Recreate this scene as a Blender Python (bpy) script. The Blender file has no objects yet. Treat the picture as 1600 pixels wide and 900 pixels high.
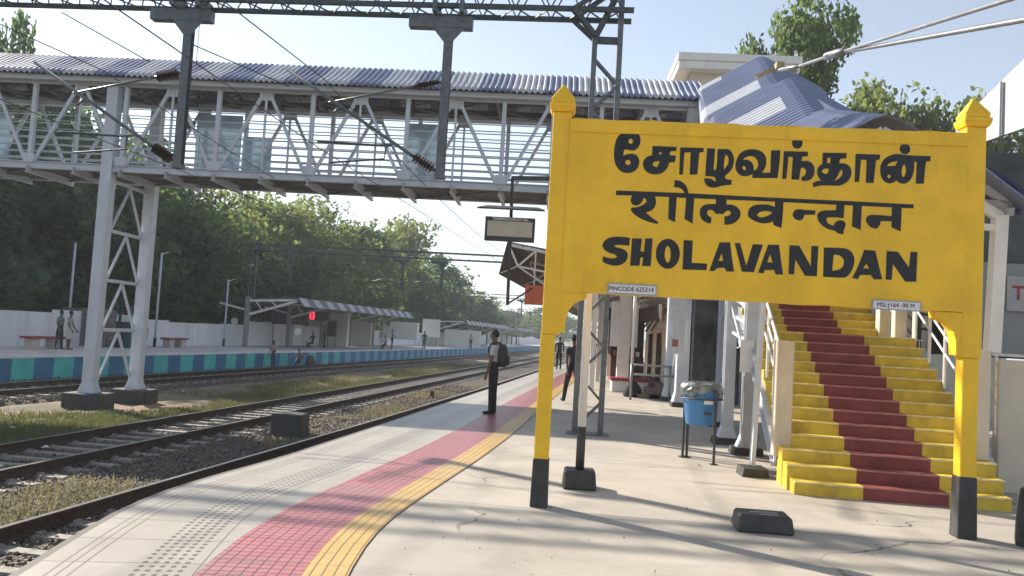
import bpy, bmesh, math, random
import numpy as np
from mathutils import Vector, Matrix
from mathutils.geometry import tessellate_polygon
R=math.radians
HAZE=.0009
scene=bpy.context.scene
# ---------------- camera ----------------
cam=bpy.data.cameras.new('camera'); co=bpy.data.objects.new('camera',cam); scene.collection.objects.link(co)
F=1280.0; A=R(3.3); PT=math.atan(75/F); YAW=R(3.1)
w=Vector((-math.sin(YAW)*math.cos(PT),math.cos(YAW)*math.cos(PT),math.sin(PT)))
r0=w.cross(Vector((0,0,1))).normalized(); u0=r0.cross(w)
rr=math.cos(A)*r0+math.sin(A)*u0; uu=-math.sin(A)*r0+math.cos(A)*u0
M=Matrix((( rr.x,uu.x,-w.x,0),(rr.y,uu.y,-w.y,0),(rr.z,uu.z,-w.z,1.6),(0,0,0,1)))
co.matrix_world=M
cam.sensor_width=36; cam.lens=36*F/1600; cam.clip_end=4000; cam.clip_start=.05
scene.camera=co
# ---------------- light ----------------
SUN_EL=R(31.5); SAZ=Vector((-.80,.60,0)).normalized()
world=bpy.data.worlds.new('World'); scene.world=world; world.use_nodes=True
nt=world.node_tree; bg=nt.nodes['Background']
sky=nt.nodes.new('ShaderNodeTexSky'); sky.sky_type='NISHITA'; sky.sun_disc=False
sky.sun_elevation=SUN_EL; sky.sun_rotation=math.atan2(SAZ.x,SAZ.y)
sky.air_density=1.0; sky.dust_density=.35; sky.ozone_density=1.6
hs_=nt.nodes.new('ShaderNodeHueSaturation'); hs_.inputs['Saturation'].default_value=.62; hs_.inputs['Value'].default_value=.93; nt.links.new(sky.outputs[0],hs_.inputs['Color']); nt.links.new(hs_.outputs[0],bg.inputs[0]); bg.inputs[1].default_value=.10
sl=bpy.data.lights.new('sun','SUN'); sl.energy=5.0; sl.angle=R(.8); sl.color=(1,.90,.77)
so=bpy.data.objects.new('sun',sl); scene.collection.objects.link(so)
sd=Vector((SAZ.x*math.cos(SUN_EL),SAZ.y*math.cos(SUN_EL),math.sin(SUN_EL)))
so.rotation_euler=sd.to_track_quat('Z','Y').to_euler()
vs=scene.view_settings; vs.view_transform='Standard'; vs.look='None'; vs.exposure=1.08; vs.gamma=1; vs.use_curve_mapping=False
scene.render.film_transparent=False
scene.cycles.max_bounces=6; scene.cycles.transparent_max_bounces=8
# ---------------- materials ----------------
MT={}
def mat(name,col,rough=.6,metal=0,var=.12,vs_=6,bump=0,bs=60,col2=None,spec=.4,trans=0,emit=None,stain=0):
    if name in MT: return MT[name]
    m=bpy.data.materials.new(name); m.use_nodes=True; t=m.node_tree; N=t.nodes; L=t.links
    b=N['Principled BSDF']; b.inputs['Roughness'].default_value=rough; b.inputs['Metallic'].default_value=metal
    b.inputs['Specular IOR Level'].default_value=spec
    tc=N.new('ShaderNodeTexCoord'); src=None
    n=N.new('ShaderNodeTexNoise'); n.inputs['Scale'].default_value=vs_; n.inputs['Detail'].default_value=5; n.inputs['Roughness'].default_value=.65
    L.new(tc.outputs['Object'],n.inputs['Vector'])
    mx=N.new('ShaderNodeMix'); mx.data_type='RGBA'
    c=Vector(col[:3]); c2=Vector(col2[:3]) if col2 else c*(1-var*2)
    c1=c if col2 else c*(1+var*.6)
    mx.inputs[6].default_value=(*c1,1); mx.inputs[7].default_value=(*c2,1)
    rp=N.new('ShaderNodeMapRange'); rp.inputs[1].default_value=.3; rp.inputs[2].default_value=.7
    L.new(n.outputs[0],rp.inputs[0]); L.new(rp.outputs[0],mx.inputs[0]); out=mx.outputs[2]
    if stain:
        n3=N.new('ShaderNodeTexNoise'); n3.inputs['Scale'].default_value=vs_*.35; n3.inputs['Detail'].default_value=8; n3.inputs['Roughness'].default_value=.75
        mp=N.new('ShaderNodeMapping'); mp.inputs['Scale'].default_value=(3,3,.5); L.new(tc.outputs['Object'],mp.inputs[0]); L.new(mp.outputs[0],n3.inputs['Vector'])
        r3=N.new('ShaderNodeMapRange'); r3.inputs[1].default_value=.52; r3.inputs[2].default_value=.75; r3.inputs[4].default_value=stain; L.new(n3.outputs[0],r3.inputs[0])
        m3=N.new('ShaderNodeMix'); m3.data_type='RGBA'; m3.inputs[7].default_value=(c.x*.35+.02,c.y*.3+.015,c.z*.25+.01,1)
        L.new(r3.outputs[0],m3.inputs[0]); L.new(out,m3.inputs[6]); out=m3.outputs[2]
    L.new(out,b.inputs['Base Color'])
    if bump:
        n2=N.new('ShaderNodeTexNoise'); n2.inputs['Scale'].default_value=bs; n2.inputs['Detail'].default_value=4
        L.new(tc.outputs['Object'],n2.inputs['Vector'])
        bp=N.new('ShaderNodeBump'); bp.inputs['Strength'].default_value=bump; bp.inputs['Distance'].default_value=.02
        L.new(n2.outputs[0],bp.inputs['Height']); L.new(bp.outputs[0],b.inputs['Normal'])
    if trans:
        tr=N.new('ShaderNodeBsdfTranslucent'); ms=N.new('ShaderNodeMixShader'); ms.inputs[0].default_value=trans
        hs=N.new('ShaderNodeHueSaturation'); hs.inputs['Value'].default_value=1.75; hs.inputs['Saturation'].default_value=1.15; hs.inputs['Hue'].default_value=.48; L.new(out,hs.inputs['Color']); L.new(hs.outputs[0],tr.inputs[0])
        o=N['Material Output']; L.new(b.outputs[0],ms.inputs[1]); L.new(tr.outputs[0],ms.inputs[2]); L.new(ms.outputs[0],o.inputs[0])
    if emit:
        b.inputs['Emission Color'].default_value=(*emit[:3],1); b.inputs['Emission Strength'].default_value=emit[3]
    MT[name]=m; return m
YEL=mat('yellow_paint',(.88,.525,.02),.46,var=.08,vs_=2.6,bump=.25,bs=22,stain=.30)
BLK=mat('black_paint',(.026,.028,.03),.55,var=.4,vs_=7,bump=.6,bs=22,col2=(.06,.058,.055))
LET=mat('black_letter_paint',(.014,.016,.02),.42,var=.4,vs_=14,bump=.15,bs=30)
WST=mat('pale_steel_paint',(.53,.57,.63),.42,var=.06,vs_=4,stain=.18)
WHT=mat('white_paint',(.72,.71,.68),.5,var=.05,vs_=3,stain=.25)
GRY=mat('grey_steel_paint',(.13,.15,.165),.45,metal=.3,var=.2,vs_=8,stain=.4)
DGY=mat('dark_gantry_steel',(.065,.085,.09),.5,metal=.3,var=.2,vs_=8,stain=.3)
RUST=mat('rusty_rail_side',(.075,.045,.032),.8,var=.3,vs_=15,bump=.4,bs=50)
RTOP=mat('polished_rail_head',(.5,.48,.45),.28,metal=.9,var=.1)
CONC=mat('sleeper_concrete',(.36,.335,.30),.85,var=.25,vs_=7,bump=.5,bs=30,stain=.5)
PLASTER=mat('cream_plaster',(.60,.54,.44),.8,var=.08,vs_=2,bump=.2,stain=.4)
MAROON=mat('maroon_paint',(.24,.050,.050),.55,var=.18,vs_=3,bump=.25,stain=.55)
STEPY=mat('yellow_step_paint',(.66,.485,.05),.55,var=.18,vs_=3,bump=.25,stain=.6)
BRN=mat('brown_soffit_sheet',(.085,.055,.047),.7,var=.2,vs_=3)
CERAM=mat('insulator_ceramic',(.05,.028,.022),.3,var=.2)
ALU=mat('galvanised_tube',(.27,.28,.29),.4,metal=.6,var=.15,stain=.2)
BLUEB=mat('blue_bin_plastic',(.055,.22,.50),.45,var=.12,vs_=6)
PLASTIC=mat('crumpled_bin_liner',(.30,.34,.33),.3,var=.5,vs_=7,col2=(.035,.04,.045),bump=.8,bs=14)
WPLAST=mat('white_plate',(.70,.71,.72),.4,var=.05)
GLASSD=mat('dark_tinted_sheet',(.02,.024,.028),.22,var=.5,vs_=1.6,col2=(.12,.13,.125))
# ---------------- helpers ----------------
def link(o): scene.collection.objects.link(o); return o
ROOTM={}
def thing(name,label,cat,loc=(0,0,0),rz=0,group=None):
    o=bpy.data.objects.new(name,None); link(o); o.location=loc; o.rotation_euler=(0,0,rz)
    o.empty_display_size=.2; o['label']=label; o['category']=cat
    if group: o['group']=group
    ROOTM[o.name]=Matrix.Translation(loc)@Matrix.Rotation(rz,4,'Z'); return o
def tag(o,label=None,cat=None,group=None,kind=None):
    if label:o['label']=label
    if cat:o['category']=cat
    if group:o['group']=group
    if kind:o['kind']=kind
    return o
def rootof(p):
    while p.parent: p=p.parent
    return p
class MB:
    def __init__(s): s.v=[];s.f=[];s.m=[];s.cur=0;s.uv=None
    def mi(s,i): s.cur=i; return s
    def add(s,vs,fs):
        k=len(s.v); s.v+= [tuple(p) for p in vs]
        for f in fs: s.f.append(tuple(i+k for i in f)); s.m.append(s.cur)
        return s
    def box(s,x0,x1,y0,y1,z0,z1):
        return s.add([(x0,y0,z0),(x1,y0,z0),(x1,y1,z0),(x0,y1,z0),(x0,y0,z1),(x1,y0,z1),(x1,y1,z1),(x0,y1,z1)],
          [(0,3,2,1),(4,5,6,7),(0,1,5,4),(1,2,6,5),(2,3,7,6),(3,0,4,7)])
    def taper(s,c,w0,d0,w1,d1,z0,z1):
        x,y=c; a=[(x-w0/2,y-d0/2,z0),(x+w0/2,y-d0/2,z0),(x+w0/2,y+d0/2,z0),(x-w0/2,y+d0/2,z0)]
        b=[(x-w1/2,y-d1/2,z1),(x+w1/2,y-d1/2,z1),(x+w1/2,y+d1/2,z1),(x-w1/2,y+d1/2,z1)]
        return s.add(a+b,[(0,3,2,1),(4,5,6,7),(0,1,5,4),(1,2,6,5),(2,3,7,6),(3,0,4,7)])
    def beam(s,p,q,w=.08,h=.08,up=(0,0,1)):
        p=Vector(p);q=Vector(q);d=(q-p).normalized();up=Vector(up)
        if abs(d.dot(up))>.97: up=Vector((0,1,0))
        a=d.cross(up).normalized()*w/2; b=a.cross(d).normalized()*h/2
        vs=[p-a-b,p+a-b,p+a+b,p-a+b,q-a-b,q+a-b,q+a+b,q-a+b]
        return s.add(vs,[(0,1,2,3),(7,6,5,4),(4,5,1,0),(5,6,2,1),(6,7,3,2),(7,4,0,3)])
    def ibeam(s,p,q,w=.2,h=.25,t=.015,up=(0,0,1)):
        p=Vector(p);q=Vector(q);d=(q-p).normalized();up=Vector(up)
        a=d.cross(up).normalized(); b=a.cross(d).normalized()
        s.beam(p,q,t,h-2*t-.004,up); s.beam(p+b*(h/2-t/2),q+b*(h/2-t/2),w,t,up); s.beam(p-b*(h/2-t/2),q-b*(h/2-t/2),w,t,up); return s
    def tube(s,pts,r,n=8,caps=True):
        pts=[Vector(p) for p in pts]; rs=r if isinstance(r,(list,tuple)) else [r]*len(pts)
        k=len(s.v); ref=None; rings=[]
        for i,p in enumerate(pts):
            d=(pts[min(i+1,len(pts)-1)]-pts[max(i-1,0)]).normalized()
            if ref is None:
                ref=d.orthogonal().normalized()
            ref=(ref-d*ref.dot(d)).normalized(); b=d.cross(ref)
            rings.append([p+(ref*math.cos(2*math.pi*j/n)+b*math.sin(2*math.pi*j/n))*rs[i] for j in range(n)])
        vs=[v for rg in rings for v in rg]
        fs=[(i*n+j,i*n+(j+1)%n,(i+1)*n+(j+1)%n,(i+1)*n+j) for i in range(len(pts)-1) for j in range(n)]
        if caps: fs+=[tuple(range(n))[::-1],tuple((len(pts)-1)*n+j for j in range(n))]
        return s.add(vs,fs)
    def disc(s,p,d,rads,n=12):   # insulator: list of (t,r) along direction
        p=Vector(p);d=Vector(d).normalized()
        return s.tube([p+d*t for t,r in rads],[r for t,r in rads],n)
    def prism(s,poly,fn,d0,d1): # poly 2D list, fn(a,b,d)->xyz
        n=len(poly); vs=[fn(a,b,d0) for a,b in poly]+[fn(a,b,d1) for a,b in poly]
        tri=tessellate_polygon([[Vector((a,b,0)) for a,b in poly]])
        fs=[tuple(t) for t in tri]+[tuple(i+n for i in t)[::-1] for t in tri]+[(i,(i+1)%n,(i+1)%n+n,i+n) for i in range(n)]
        return s.add(vs,fs)
    def build(s,name,mats,parent=None,world=False,smooth=False,bevel=0,loc=None,tagd=None):
        me=bpy.data.meshes.new(name); vs=s.v
        if world and parent is not None:
            inv=ROOTM[rootof(parent).name].inverted(); vs=[inv@Vector(v) for v in vs]
        if loc is not None: L_=Vector(loc); vs=[Vector(v)-L_ for v in vs]
        me.from_pydata([tuple(v) for v in vs],[],s.f)
        ml=mats if isinstance(mats,(list,tuple)) else [mats]
        for m in ml: me.materials.append(m)
        if len(ml)>1: me.polygons.foreach_set('material_index',s.m)
        if s.uv:
            ul=me.uv_layers.new(name='UVMap')
            for li,lp in enumerate(me.loops): ul.data[li].uv=s.uv[lp.vertex_index]
        me.validate(); 
        bm=bmesh.new(); bm.from_mesh(me); bmesh.ops.recalc_face_normals(bm,faces=bm.faces)
        if bevel: bmesh.ops.bevel(bm,geom=list(bm.edges),offset=bevel,segments=1,affect='EDGES',clamp_overlap=True)
        bm.to_mesh(me); bm.free()
        if smooth: me.polygons.foreach_set('use_smooth',[True]*len(me.polygons))
        me.update(); o=bpy.data.objects.new(name,me); link(o)
        if loc is not None: o.location=loc
        if parent is not None: o.parent=parent
        if tagd: tag(o,*tagd)
        return o
def copy_tree(o,parent=None):
    c=o.copy(); link(c); c.parent=parent
    if parent is None and o.name in ROOTM: ROOTM[c.name]=ROOTM[o.name].copy()
    for ch in o.children: copy_tree(ch,c)
    return c
def crv(pts,win=4.0):
    ys=np.arange(-14,420,.5); k=int(win/.5)|1
    xs=np.interp(ys,[p[0] for p in pts],[p[1] for p in pts])
    pad=k//2; xp=np.concatenate([xs[0]+(xs[1]-xs[0])*np.arange(-pad,0),xs,xs[-1]+(xs[-1]-xs[-2])*np.arange(1,pad+1)])
    xs=np.convolve(xp,np.ones(k)/k,'valid')
    return lambda y: float(np.interp(y,ys,xs))
E=crv([(-14,.2),(0,-2.2),(4.8,-3.1),(5.8,-3.3),(7.0,-3.46),(8.2,-3.38),(9.5,-3.14),(13.5,-2.76),(18,-2.36),(25.7,-1.66),(38.6,-.56),(60,1.4),(100,5.4),(200,17.5),(420,55)],1.6)
T1=crv([(-14,-8.2),(8.7,-5.86),(13.9,-5.3),(20.9,-4.55),(37,-3.0),(61,-1.0),(100,2.6),(200,14.2),(420,51)],6)   # far rail of track beside the platform
T2=crv([(-14,-10.6),(11.7,-7.95),(17.1,-7.5),(21,-7.13),(28,-6.57),(31,-6.3),(60,-3.8),(87,-1.5),(120,1.6),(200,10.6),(420,47)],6) # near rail of middle track
T3=crv([(-14,-21.3),(25,-17.1),(29.4,-16.6),(35,-15.8),(60,-12.6),(95,-9.1),(150,-3.6),(200,2.6),(420,38)],6) # far rail of far track
OP=crv([(-14,-24.5),(27.5,-19.0),(39.6,-17.25),(60,-14.45),(102,-9.6),(150,-5.6),(200,.6),(420,36)],6)
GA=1.676; ZR=-.78
C2=crv([(-14,1.6),(0,-.85),(4,-1.38),(5.3,-1.53),(6.3,-1.61),(7.1,-1.57),(8.5,-1.41),(10.8,-1.13),(13.4,-.88),(18,-.54),(25.7,.08),(38.6,1.18),(60,3.15),(100,7.15),(200,19.2),(420,57)],1.2)
def tdir(f,y): return math.atan((f(y+1)-f(y-1))/2)
rnd=random.Random(7)
def sweep(name,f,prof,ys,mats,parent=None,kind=None,closed=False,mi=None,smooth=False):
    # prof: list of (dx,z); extruded along curve f(y)
    mb=MB(); n=len(prof); vs=[]
    for y in ys:
        a=tdir(f,y)
        for dx,z in prof: vs.append((f(y)+dx*math.cos(a),y-dx*math.sin(a),z) if abs(dx)<2.6 else (f(y)+dx,y,z))
    fs=[];ms=[]
    for i in range(len(ys)-1):
        for j in range(n if closed else n-1):
            fs.append((i*n+j,i*n+(j+1)%n,(i+1)*n+(j+1)%n,(i+1)*n+j)); ms.append(mi[j] if mi else 0)
    if closed: fs+= [tuple(range(n)),tuple((len(ys)-1)*n+j for j in range(n))]; ms+=[0,0]
    mb.v=vs; mb.f=fs; mb.m=ms
    o=mb.build(name,mats,parent,world=parent is not None,smooth=smooth)
    if kind: o['kind']=kind
    return o
def ylist(a,b,near=.5,grow=1.04):
    out=[a]; d=near
    while out[-1]<b:
        if out[-1]>10: d*=grow
        out.append(min(b,out[-1]+min(d,12)))
    return out
# ================= GROUND AND PLATFORM =================
def nodemat(name):
    m=bpy.data.materials.new(name); m.use_nodes=True; t=m.node_tree
    return m,t.nodes,t.links,t.nodes['Principled BSDF']
def noise(N,L,vec,scale,detail=5,rough=.6,dist=0):
    n=N.new('ShaderNodeTexNoise'); n.inputs['Scale'].default_value=scale; n.inputs['Detail'].default_value=detail; n.inputs['Roughness'].default_value=rough; n.inputs['Distortion'].default_value=dist
    L.new(vec,n.inputs['Vector']); return n.outputs[0]
def ramp(N,L,x,pts):
    r=N.new('ShaderNodeValToRGB'); e=r.color_ramp.elements
    for i,(p,c) in enumerate(pts):
        if i<2: el=e[i]; el.position=p
        else: el=e.new(p)
        el.color=(*c,1)
    L.new(x,r.inputs[0]); return r.outputs[0]
def mix(N,L,f,a,b,mode='MIX'):
    m=N.new('ShaderNodeMix'); m.data_type='RGBA'; m.blend_type=mode
    for s,v in ((0,f),(6,a),(7,b)):
        if isinstance(v,(int,float)): m.inputs[s].default_value=v
        elif isinstance(v,tuple): m.inputs[s].default_value=(*v,1)
        else: L.new(v,m.inputs[s])
    return m.outputs[2]
def math_(N,L,op,a,b=None,c=None):
    m=N.new('ShaderNodeMath'); m.operation=op
    for i,v in enumerate((a,b,c)):
        if v is None: continue
        if isinstance(v,(int,float)): m.inputs[i].default_value=v
        else: L.new(v,m.inputs[i])
    return m.outputs[0]
def mrange(N,L,x,a,b,c=0,d=1):
    m=N.new('ShaderNodeMapRange'); L.new(x,m.inputs[0])
    for i,v in enumerate((a,b,c,d)): m.inputs[i+1].default_value=v
    return m.outputs[0]
def bump(N,L,b,h,strength,dist=.01):
    bp=N.new('ShaderNodeBump'); bp.inputs['Strength'].default_value=strength; bp.inputs['Distance'].default_value=dist
    L.new(h,bp.inputs['Height']); L.new(bp.outputs[0],b.inputs['Normal'])
def objvec(N): return N.new('ShaderNodeTexCoord').outputs['Object']
# soil
SOIL,N,L,b=nodemat('dry_soil'); v=objvec(N)
a=noise(N,L,v,.35,6,.65); c=ramp(N,L,a,[(.30,(.10,.085,.06)),(.45,(.16,.13,.095)),(.56,(.27,.18,.115)),(.7,(.24,.22,.16))])
g=noise(N,L,v,.22,4,.6,.6); gm=mrange(N,L,g,.47,.6)
fine=noise(N,L,v,9,5,.7); c2=mix(N,L,fine,(.055,.075,.022),(.17,.17,.07))
c=mix(N,L,gm,c,c2); sp=noise(N,L,v,30,3,.7); c=mix(N,L,mrange(N,L,sp,.5,.75,0,.5),c,(.05,.045,.04))
L.new(c,b.inputs['Base Color']); b.inputs['Roughness'].default_value=.95; bump(N,L,b,fine,.8,.06)
# ballast
BAL,N,L,b=nodemat('track_ballast'); v=objvec(N)
vo=N.new('ShaderNodeTexVoronoi'); vo.inputs['Scale'].default_value=19; L.new(v,vo.inputs['Vector'])
sep=N.new('ShaderNodeSeparateColor'); L.new(vo.outputs['Color'],sep.inputs[0])
c=ramp(N,L,sep.outputs[0],[(.0,(.06,.045,.036)),(.35,(.14,.11,.088)),(.7,(.22,.185,.15)),(1,(.38,.34,.29))])
dk=mrange(N,L,vo.outputs['Distance'],.25,.75); c=mix(N,L,dk,c,(.02,.017,.015))
d2=noise(N,L,v,.6,4,.6); c=mix(N,L,mrange(N,L,d2,.4,.7,0,.55),c,(.10,.085,.06))
L.new(c,b.inputs['Base Color']); b.inputs['Roughness'].default_value=.9
bump(N,L,b,math_(N,L,'MULTIPLY',vo.outputs['Distance'],-1),1,.05)
# platform concrete
PCON,N,L,b=nodemat('platform_concrete'); v=objvec(N)
a=noise(N,L,v,.9,8,.7,.4); c=ramp(N,L,a,[(.28,(.32,.29,.245)),(.5,(.415,.38,.325)),(.72,(.475,.44,.38))])
s=noise(N,L,v,3.5,8,.8); c=mix(N,L,mrange(N,L,s,.56,.78,0,.5),c,(.22,.195,.165))
# broad greyish trails
mp=N.new('ShaderNodeMapping'); mp.inputs['Rotation'].default_value=(0,0,R(20)); mp.inputs['Scale'].default_value=(.25,1.6,1); L.new(v,mp.inputs[0])
tr_=noise(N,L,mp.outputs[0],.8,6,.7,1.2); c=mix(N,L,mrange(N,L,tr_,.53,.66,0,.4),c,(.25,.235,.215))
# dust specks and cracks
pt=noise(N,L,v,.35,3,.5,.8); c=mix(N,L,mrange(N,L,pt,.50,.56,0,.30),c,(.27,.25,.22))
sp_=noise(N,L,v,14,3,.8); c=mix(N,L,mrange(N,L,sp_,.68,.78,0,.25),c,(.16,.14,.12))
vo=N.new('ShaderNodeTexVoronoi'); vo.inputs['Scale'].default_value=2.3; L.new(v,vo.inputs['Vector'])
sm=math_(N,L,'LESS_THAN',vo.outputs['Distance'],.035); c=mix(N,L,math_(N,L,'MULTIPLY',sm,.75),c,(.06,.05,.04))
vc=N.new('ShaderNodeTexVoronoi'); vc.feature='DISTANCE_TO_EDGE'; vc.inputs['Scale'].default_value=.32
wn=N.new('ShaderNodeTexNoise'); wn.inputs['Scale'].default_value=1.4; wn.inputs['Detail'].default_value=6; L.new(v,wn.inputs['Vector'])
ad=N.new('ShaderNodeVectorMath'); ad.operation='MULTIPLY_ADD'; L.new(wn.outputs[1],ad.inputs[0]); ad.inputs[1].default_value=(.9,.9,0); L.new(v,ad.inputs[2]); L.new(ad.outputs[0],vc.inputs['Vector'])
cr=math_(N,L,'LESS_THAN',vc.outputs['Distance'],.0035); msk=mrange(N,L,noise(N,L,v,.5,2),.5,.6); c=mix(N,L,math_(N,L,'MULTIPLY',math_(N,L,'MULTIPLY',cr,msk),.8),c,(.09,.08,.07))
# slab joints every 3.2 m, slightly wavering
sx=N.new('ShaderNodeSeparateXYZ'); L.new(v,sx.inputs[0]); wv=noise(N,L,v,1.1,4)
yy=math_(N,L,'ADD',math_(N,L,'MULTIPLY_ADD',sx.outputs[0],.09,sx.outputs[1]),math_(N,L,'MULTIPLY',wv,.05))
fr=math_(N,L,'FRACT',math_(N,L,'DIVIDE',math_(N,L,'ADD',yy,2.1),3.3)); jn=math_(N,L,'LESS_THAN',fr,.0055)
c=mix(N,L,math_(N,L,'MULTIPLY',jn,.8),c,(.10,.09,.08))
L.new(c,b.inputs['Base Color']); b.inputs['Roughness'].default_value=.62; bump(N,L,b,s,.15,.01)
# paving with UV (u = metres from the edge, v = metres along)
def uvn(N,L):
    t=N.new('ShaderNodeTexCoord'); s=N.new('ShaderNodeSeparateXYZ'); L.new(t.outputs['UV'],s.inputs[0]); return t.outputs['UV'],s.outputs[0],s.outputs[1],t.outputs['Object']
def line(N,L,x,period,width,off=0):
    f=math_(N,L,'FRACT',math_(N,L,'DIVIDE',math_(N,L,'ADD',x,off),period)); return math_(N,L,'LESS_THAN',f,width/period)
def paving(name,light,dark,kind):
    m,N,L,b=nodemat(name); uv,U,V,ob=uvn(N,L)
    a=noise(N,L,ob,2.2,7,.7); c=mix(N,L,mrange(N,L,a,.3,.7),light,dark)
    row=math_(N,L,'FLOOR',math_(N,L,'DIVIDE',V,.6 if kind=='coping' else .3)); col=math_(N,L,'FLOOR',math_(N,L,'DIVIDE',U,.3))
    cv=N.new('ShaderNodeCombineXYZ'); L.new(row,cv.inputs[0]); L.new(col,cv.inputs[1]); wn=N.new('ShaderNodeTexWhiteNoise'); L.new(cv.outputs[0],wn.inputs[0])
    c=mix(N,L,math_(N,L,'MULTIPLY',wn.outputs[0],.35),c,tuple(x*.62 for x in light))
    st=noise(N,L,ob,.7,6,.75); c=mix(N,L,mrange(N,L,st,.48,.70,0,.5),c,(.27,.245,.225) if kind!='coping' else (.29,.265,.23))
    D=(.05,.035,.03) if kind=='red' else (.14,.085,.03) if kind=='yellow' else (.13,.115,.10)
    if kind=='coping':
        g=None
        for off in (.14,.20,.27):
            l=math_(N,L,'LESS_THAN',math_(N,L,'ABSOLUTE',math_(N,L,'SUBTRACT',U,off)),.007)
            g=l if g is None else math_(N,L,'MAXIMUM',g,l)
        j=line(N,L,V,.6,.014); e2=math_(N,L,'LESS_THAN',math_(N,L,'ABSOLUTE',math_(N,L,'SUBTRACT',U,.985)),.006)
        g=math_(N,L,'MAXIMUM',math_(N,L,'MAXIMUM',g,j),e2)
        # recessed dots
        fu=math_(N,L,'SUBTRACT',math_(N,L,'FRACT',math_(N,L,'DIVIDE',U,.066)),.5); fv=math_(N,L,'SUBTRACT',math_(N,L,'FRACT',math_(N,L,'DIVIDE',V,.095)),.5)
        d=math_(N,L,'SQRT',math_(N,L,'ADD',math_(N,L,'MULTIPLY',fu,fu),math_(N,L,'MULTIPLY',fv,fv)))
        dot=math_(N,L,'LESS_THAN',d,.27)
        ms=math_(N,L,'MULTIPLY',math_(N,L,'GREATER_THAN',U,.594),math_(N,L,'LESS_THAN',U,.924)); g2=math_(N,L,'MULTIPLY',dot,ms)
        c=mix(N,L,math_(N,L,'MULTIPLY',g2,.88),c,(.075,.065,.055))
    elif kind=='red':
        g=math_(N,L,'MAXIMUM',line(N,L,U,.075,.011),math_(N,L,'MULTIPLY',line(N,L,V,.09,.018),.85)); g=math_(N,L,'MAXIMUM',g,line(N,L,V,.3,.012))
    else:
        g=math_(N,L,'MAXIMUM',line(N,L,U,.075,.011,.03),math_(N,L,'MULTIPLY',line(N,L,V,.3,.010),.8))
    c=mix(N,L,math_(N,L,'MULTIPLY',g,.85),c,D)
    L.new(c,b.inputs['Base Color']); b.inputs['Roughness'].default_value=.4
    bump(N,L,b,math_(N,L,'SUBTRACT',1,g),.5,.006); return m
COPE=paving('edge_slab_paving',(.44,.41,.365),(.35,.325,.285),'coping')
RED=paving('red_tactile_tile',(.50,.17,.19),(.40,.125,.145),'red')
YTL=paving('yellow_guiding_tile',(.62,.42,.14),(.52,.33,.10),'yellow')
def strip(name,f,o0,o1,z,ys,m,n=1):
    mb=MB(); mb.uv=[]; s=0; pv=None
    for i,y in enumerate(ys):
        a=tdir(f,y); p=(f(y),y)
        if pv: s+=math.dist(p,pv)
        pv=p
        for j in range(n+1):
            o=o0+(o1-o0)*j/n; mb.v.append((f(y)+o*math.cos(a),y-o*math.sin(a),z)); mb.uv.append((o,s))
    for i in range(len(ys)-1):
        for j in range(n): k=i*(n+1)+j; mb.f.append((k,k+1,k+n+2,k+n+1)); mb.m.append(0)
    return tag(mb.build(name,m),kind='structure')
# ground sheet
g=MB(); g.add([(-1500,-1500,-1.22),(1500,-1500,-1.22),(1500,3000,-1.22),(-1500,3000,-1.22)],[(0,1,2,3)]); tag(g.build('ground',SOIL),kind='structure')
YS=ylist(-12,230)
# near platform: concrete body and retaining wall
RETW=mat('retaining_wall',(.20,.18,.16),.85,var=.25,vs_=3,bump=.4,stain=.6)
sweep('platform',E,[(.05,-1.2),(.05,-.14),(.0,-.14),(.0,-.002),(.3,0),(2.5,0),(30,0),(30,-1.3)],YS,[PCON,RETW],kind='structure',mi=[1,1,1,1,0,0,1])
strip('edge_paving',E,.003,1.50,.006,YS,COPE,3)
strip('red_tile_paving',C2,-.64,-.001,.010,YS,RED,2)
strip('yellow_tile_paving',C2,.001,.29,.010,YS,YTL,1)
# thin kerb of edge slabs that overhangs
sweep('platform_kerb',E,[(-.06,-.12),(-.06,.001),(-.055,.0055),(.003,.0055),(.003,-.12)],YS,[COPE],kind='structure')
# ballast beds
def bed(name,fa,da,fb,db,z,m,ys,n=14,amp=.05,crown=0):
    mb=MB(); r=random.Random(3)
    for y in ys:
        xa=fa(y)+da; xb=fb(y)+db
        for j in range(n+1):
            t=j/n; sh=min(1,min(t,1-t)*n*.6)
            mb.v.append((xa+(xb-xa)*t,y,z-(1-sh)*.28+sh*((r.random()-.5)*amp)+crown*math.sin(t*math.pi)))
    for i in range(len(ys)-1):
        for j in range(n): k=i*(n+1)+j; mb.f.append((k,k+1,k+n+2,k+n+1)); mb.m.append(0)
    return tag(mb.build(name,m,smooth=True),kind='structure')
YB=ylist(-8,230,.3)
bed('ballast_bed',T2,-GA-1.2,E,.2,-.99,BAL,YB,34)
bed('far_ballast_bed',OP,-.1,T3,GA+1.0,-.965,BAL,ylist(-8,230,.5),14)
bed('verge',T3,GA+.9,T2,-GA-1.1,-1.03,SOIL,ylist(-8,230,.4),20,.07)
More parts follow.
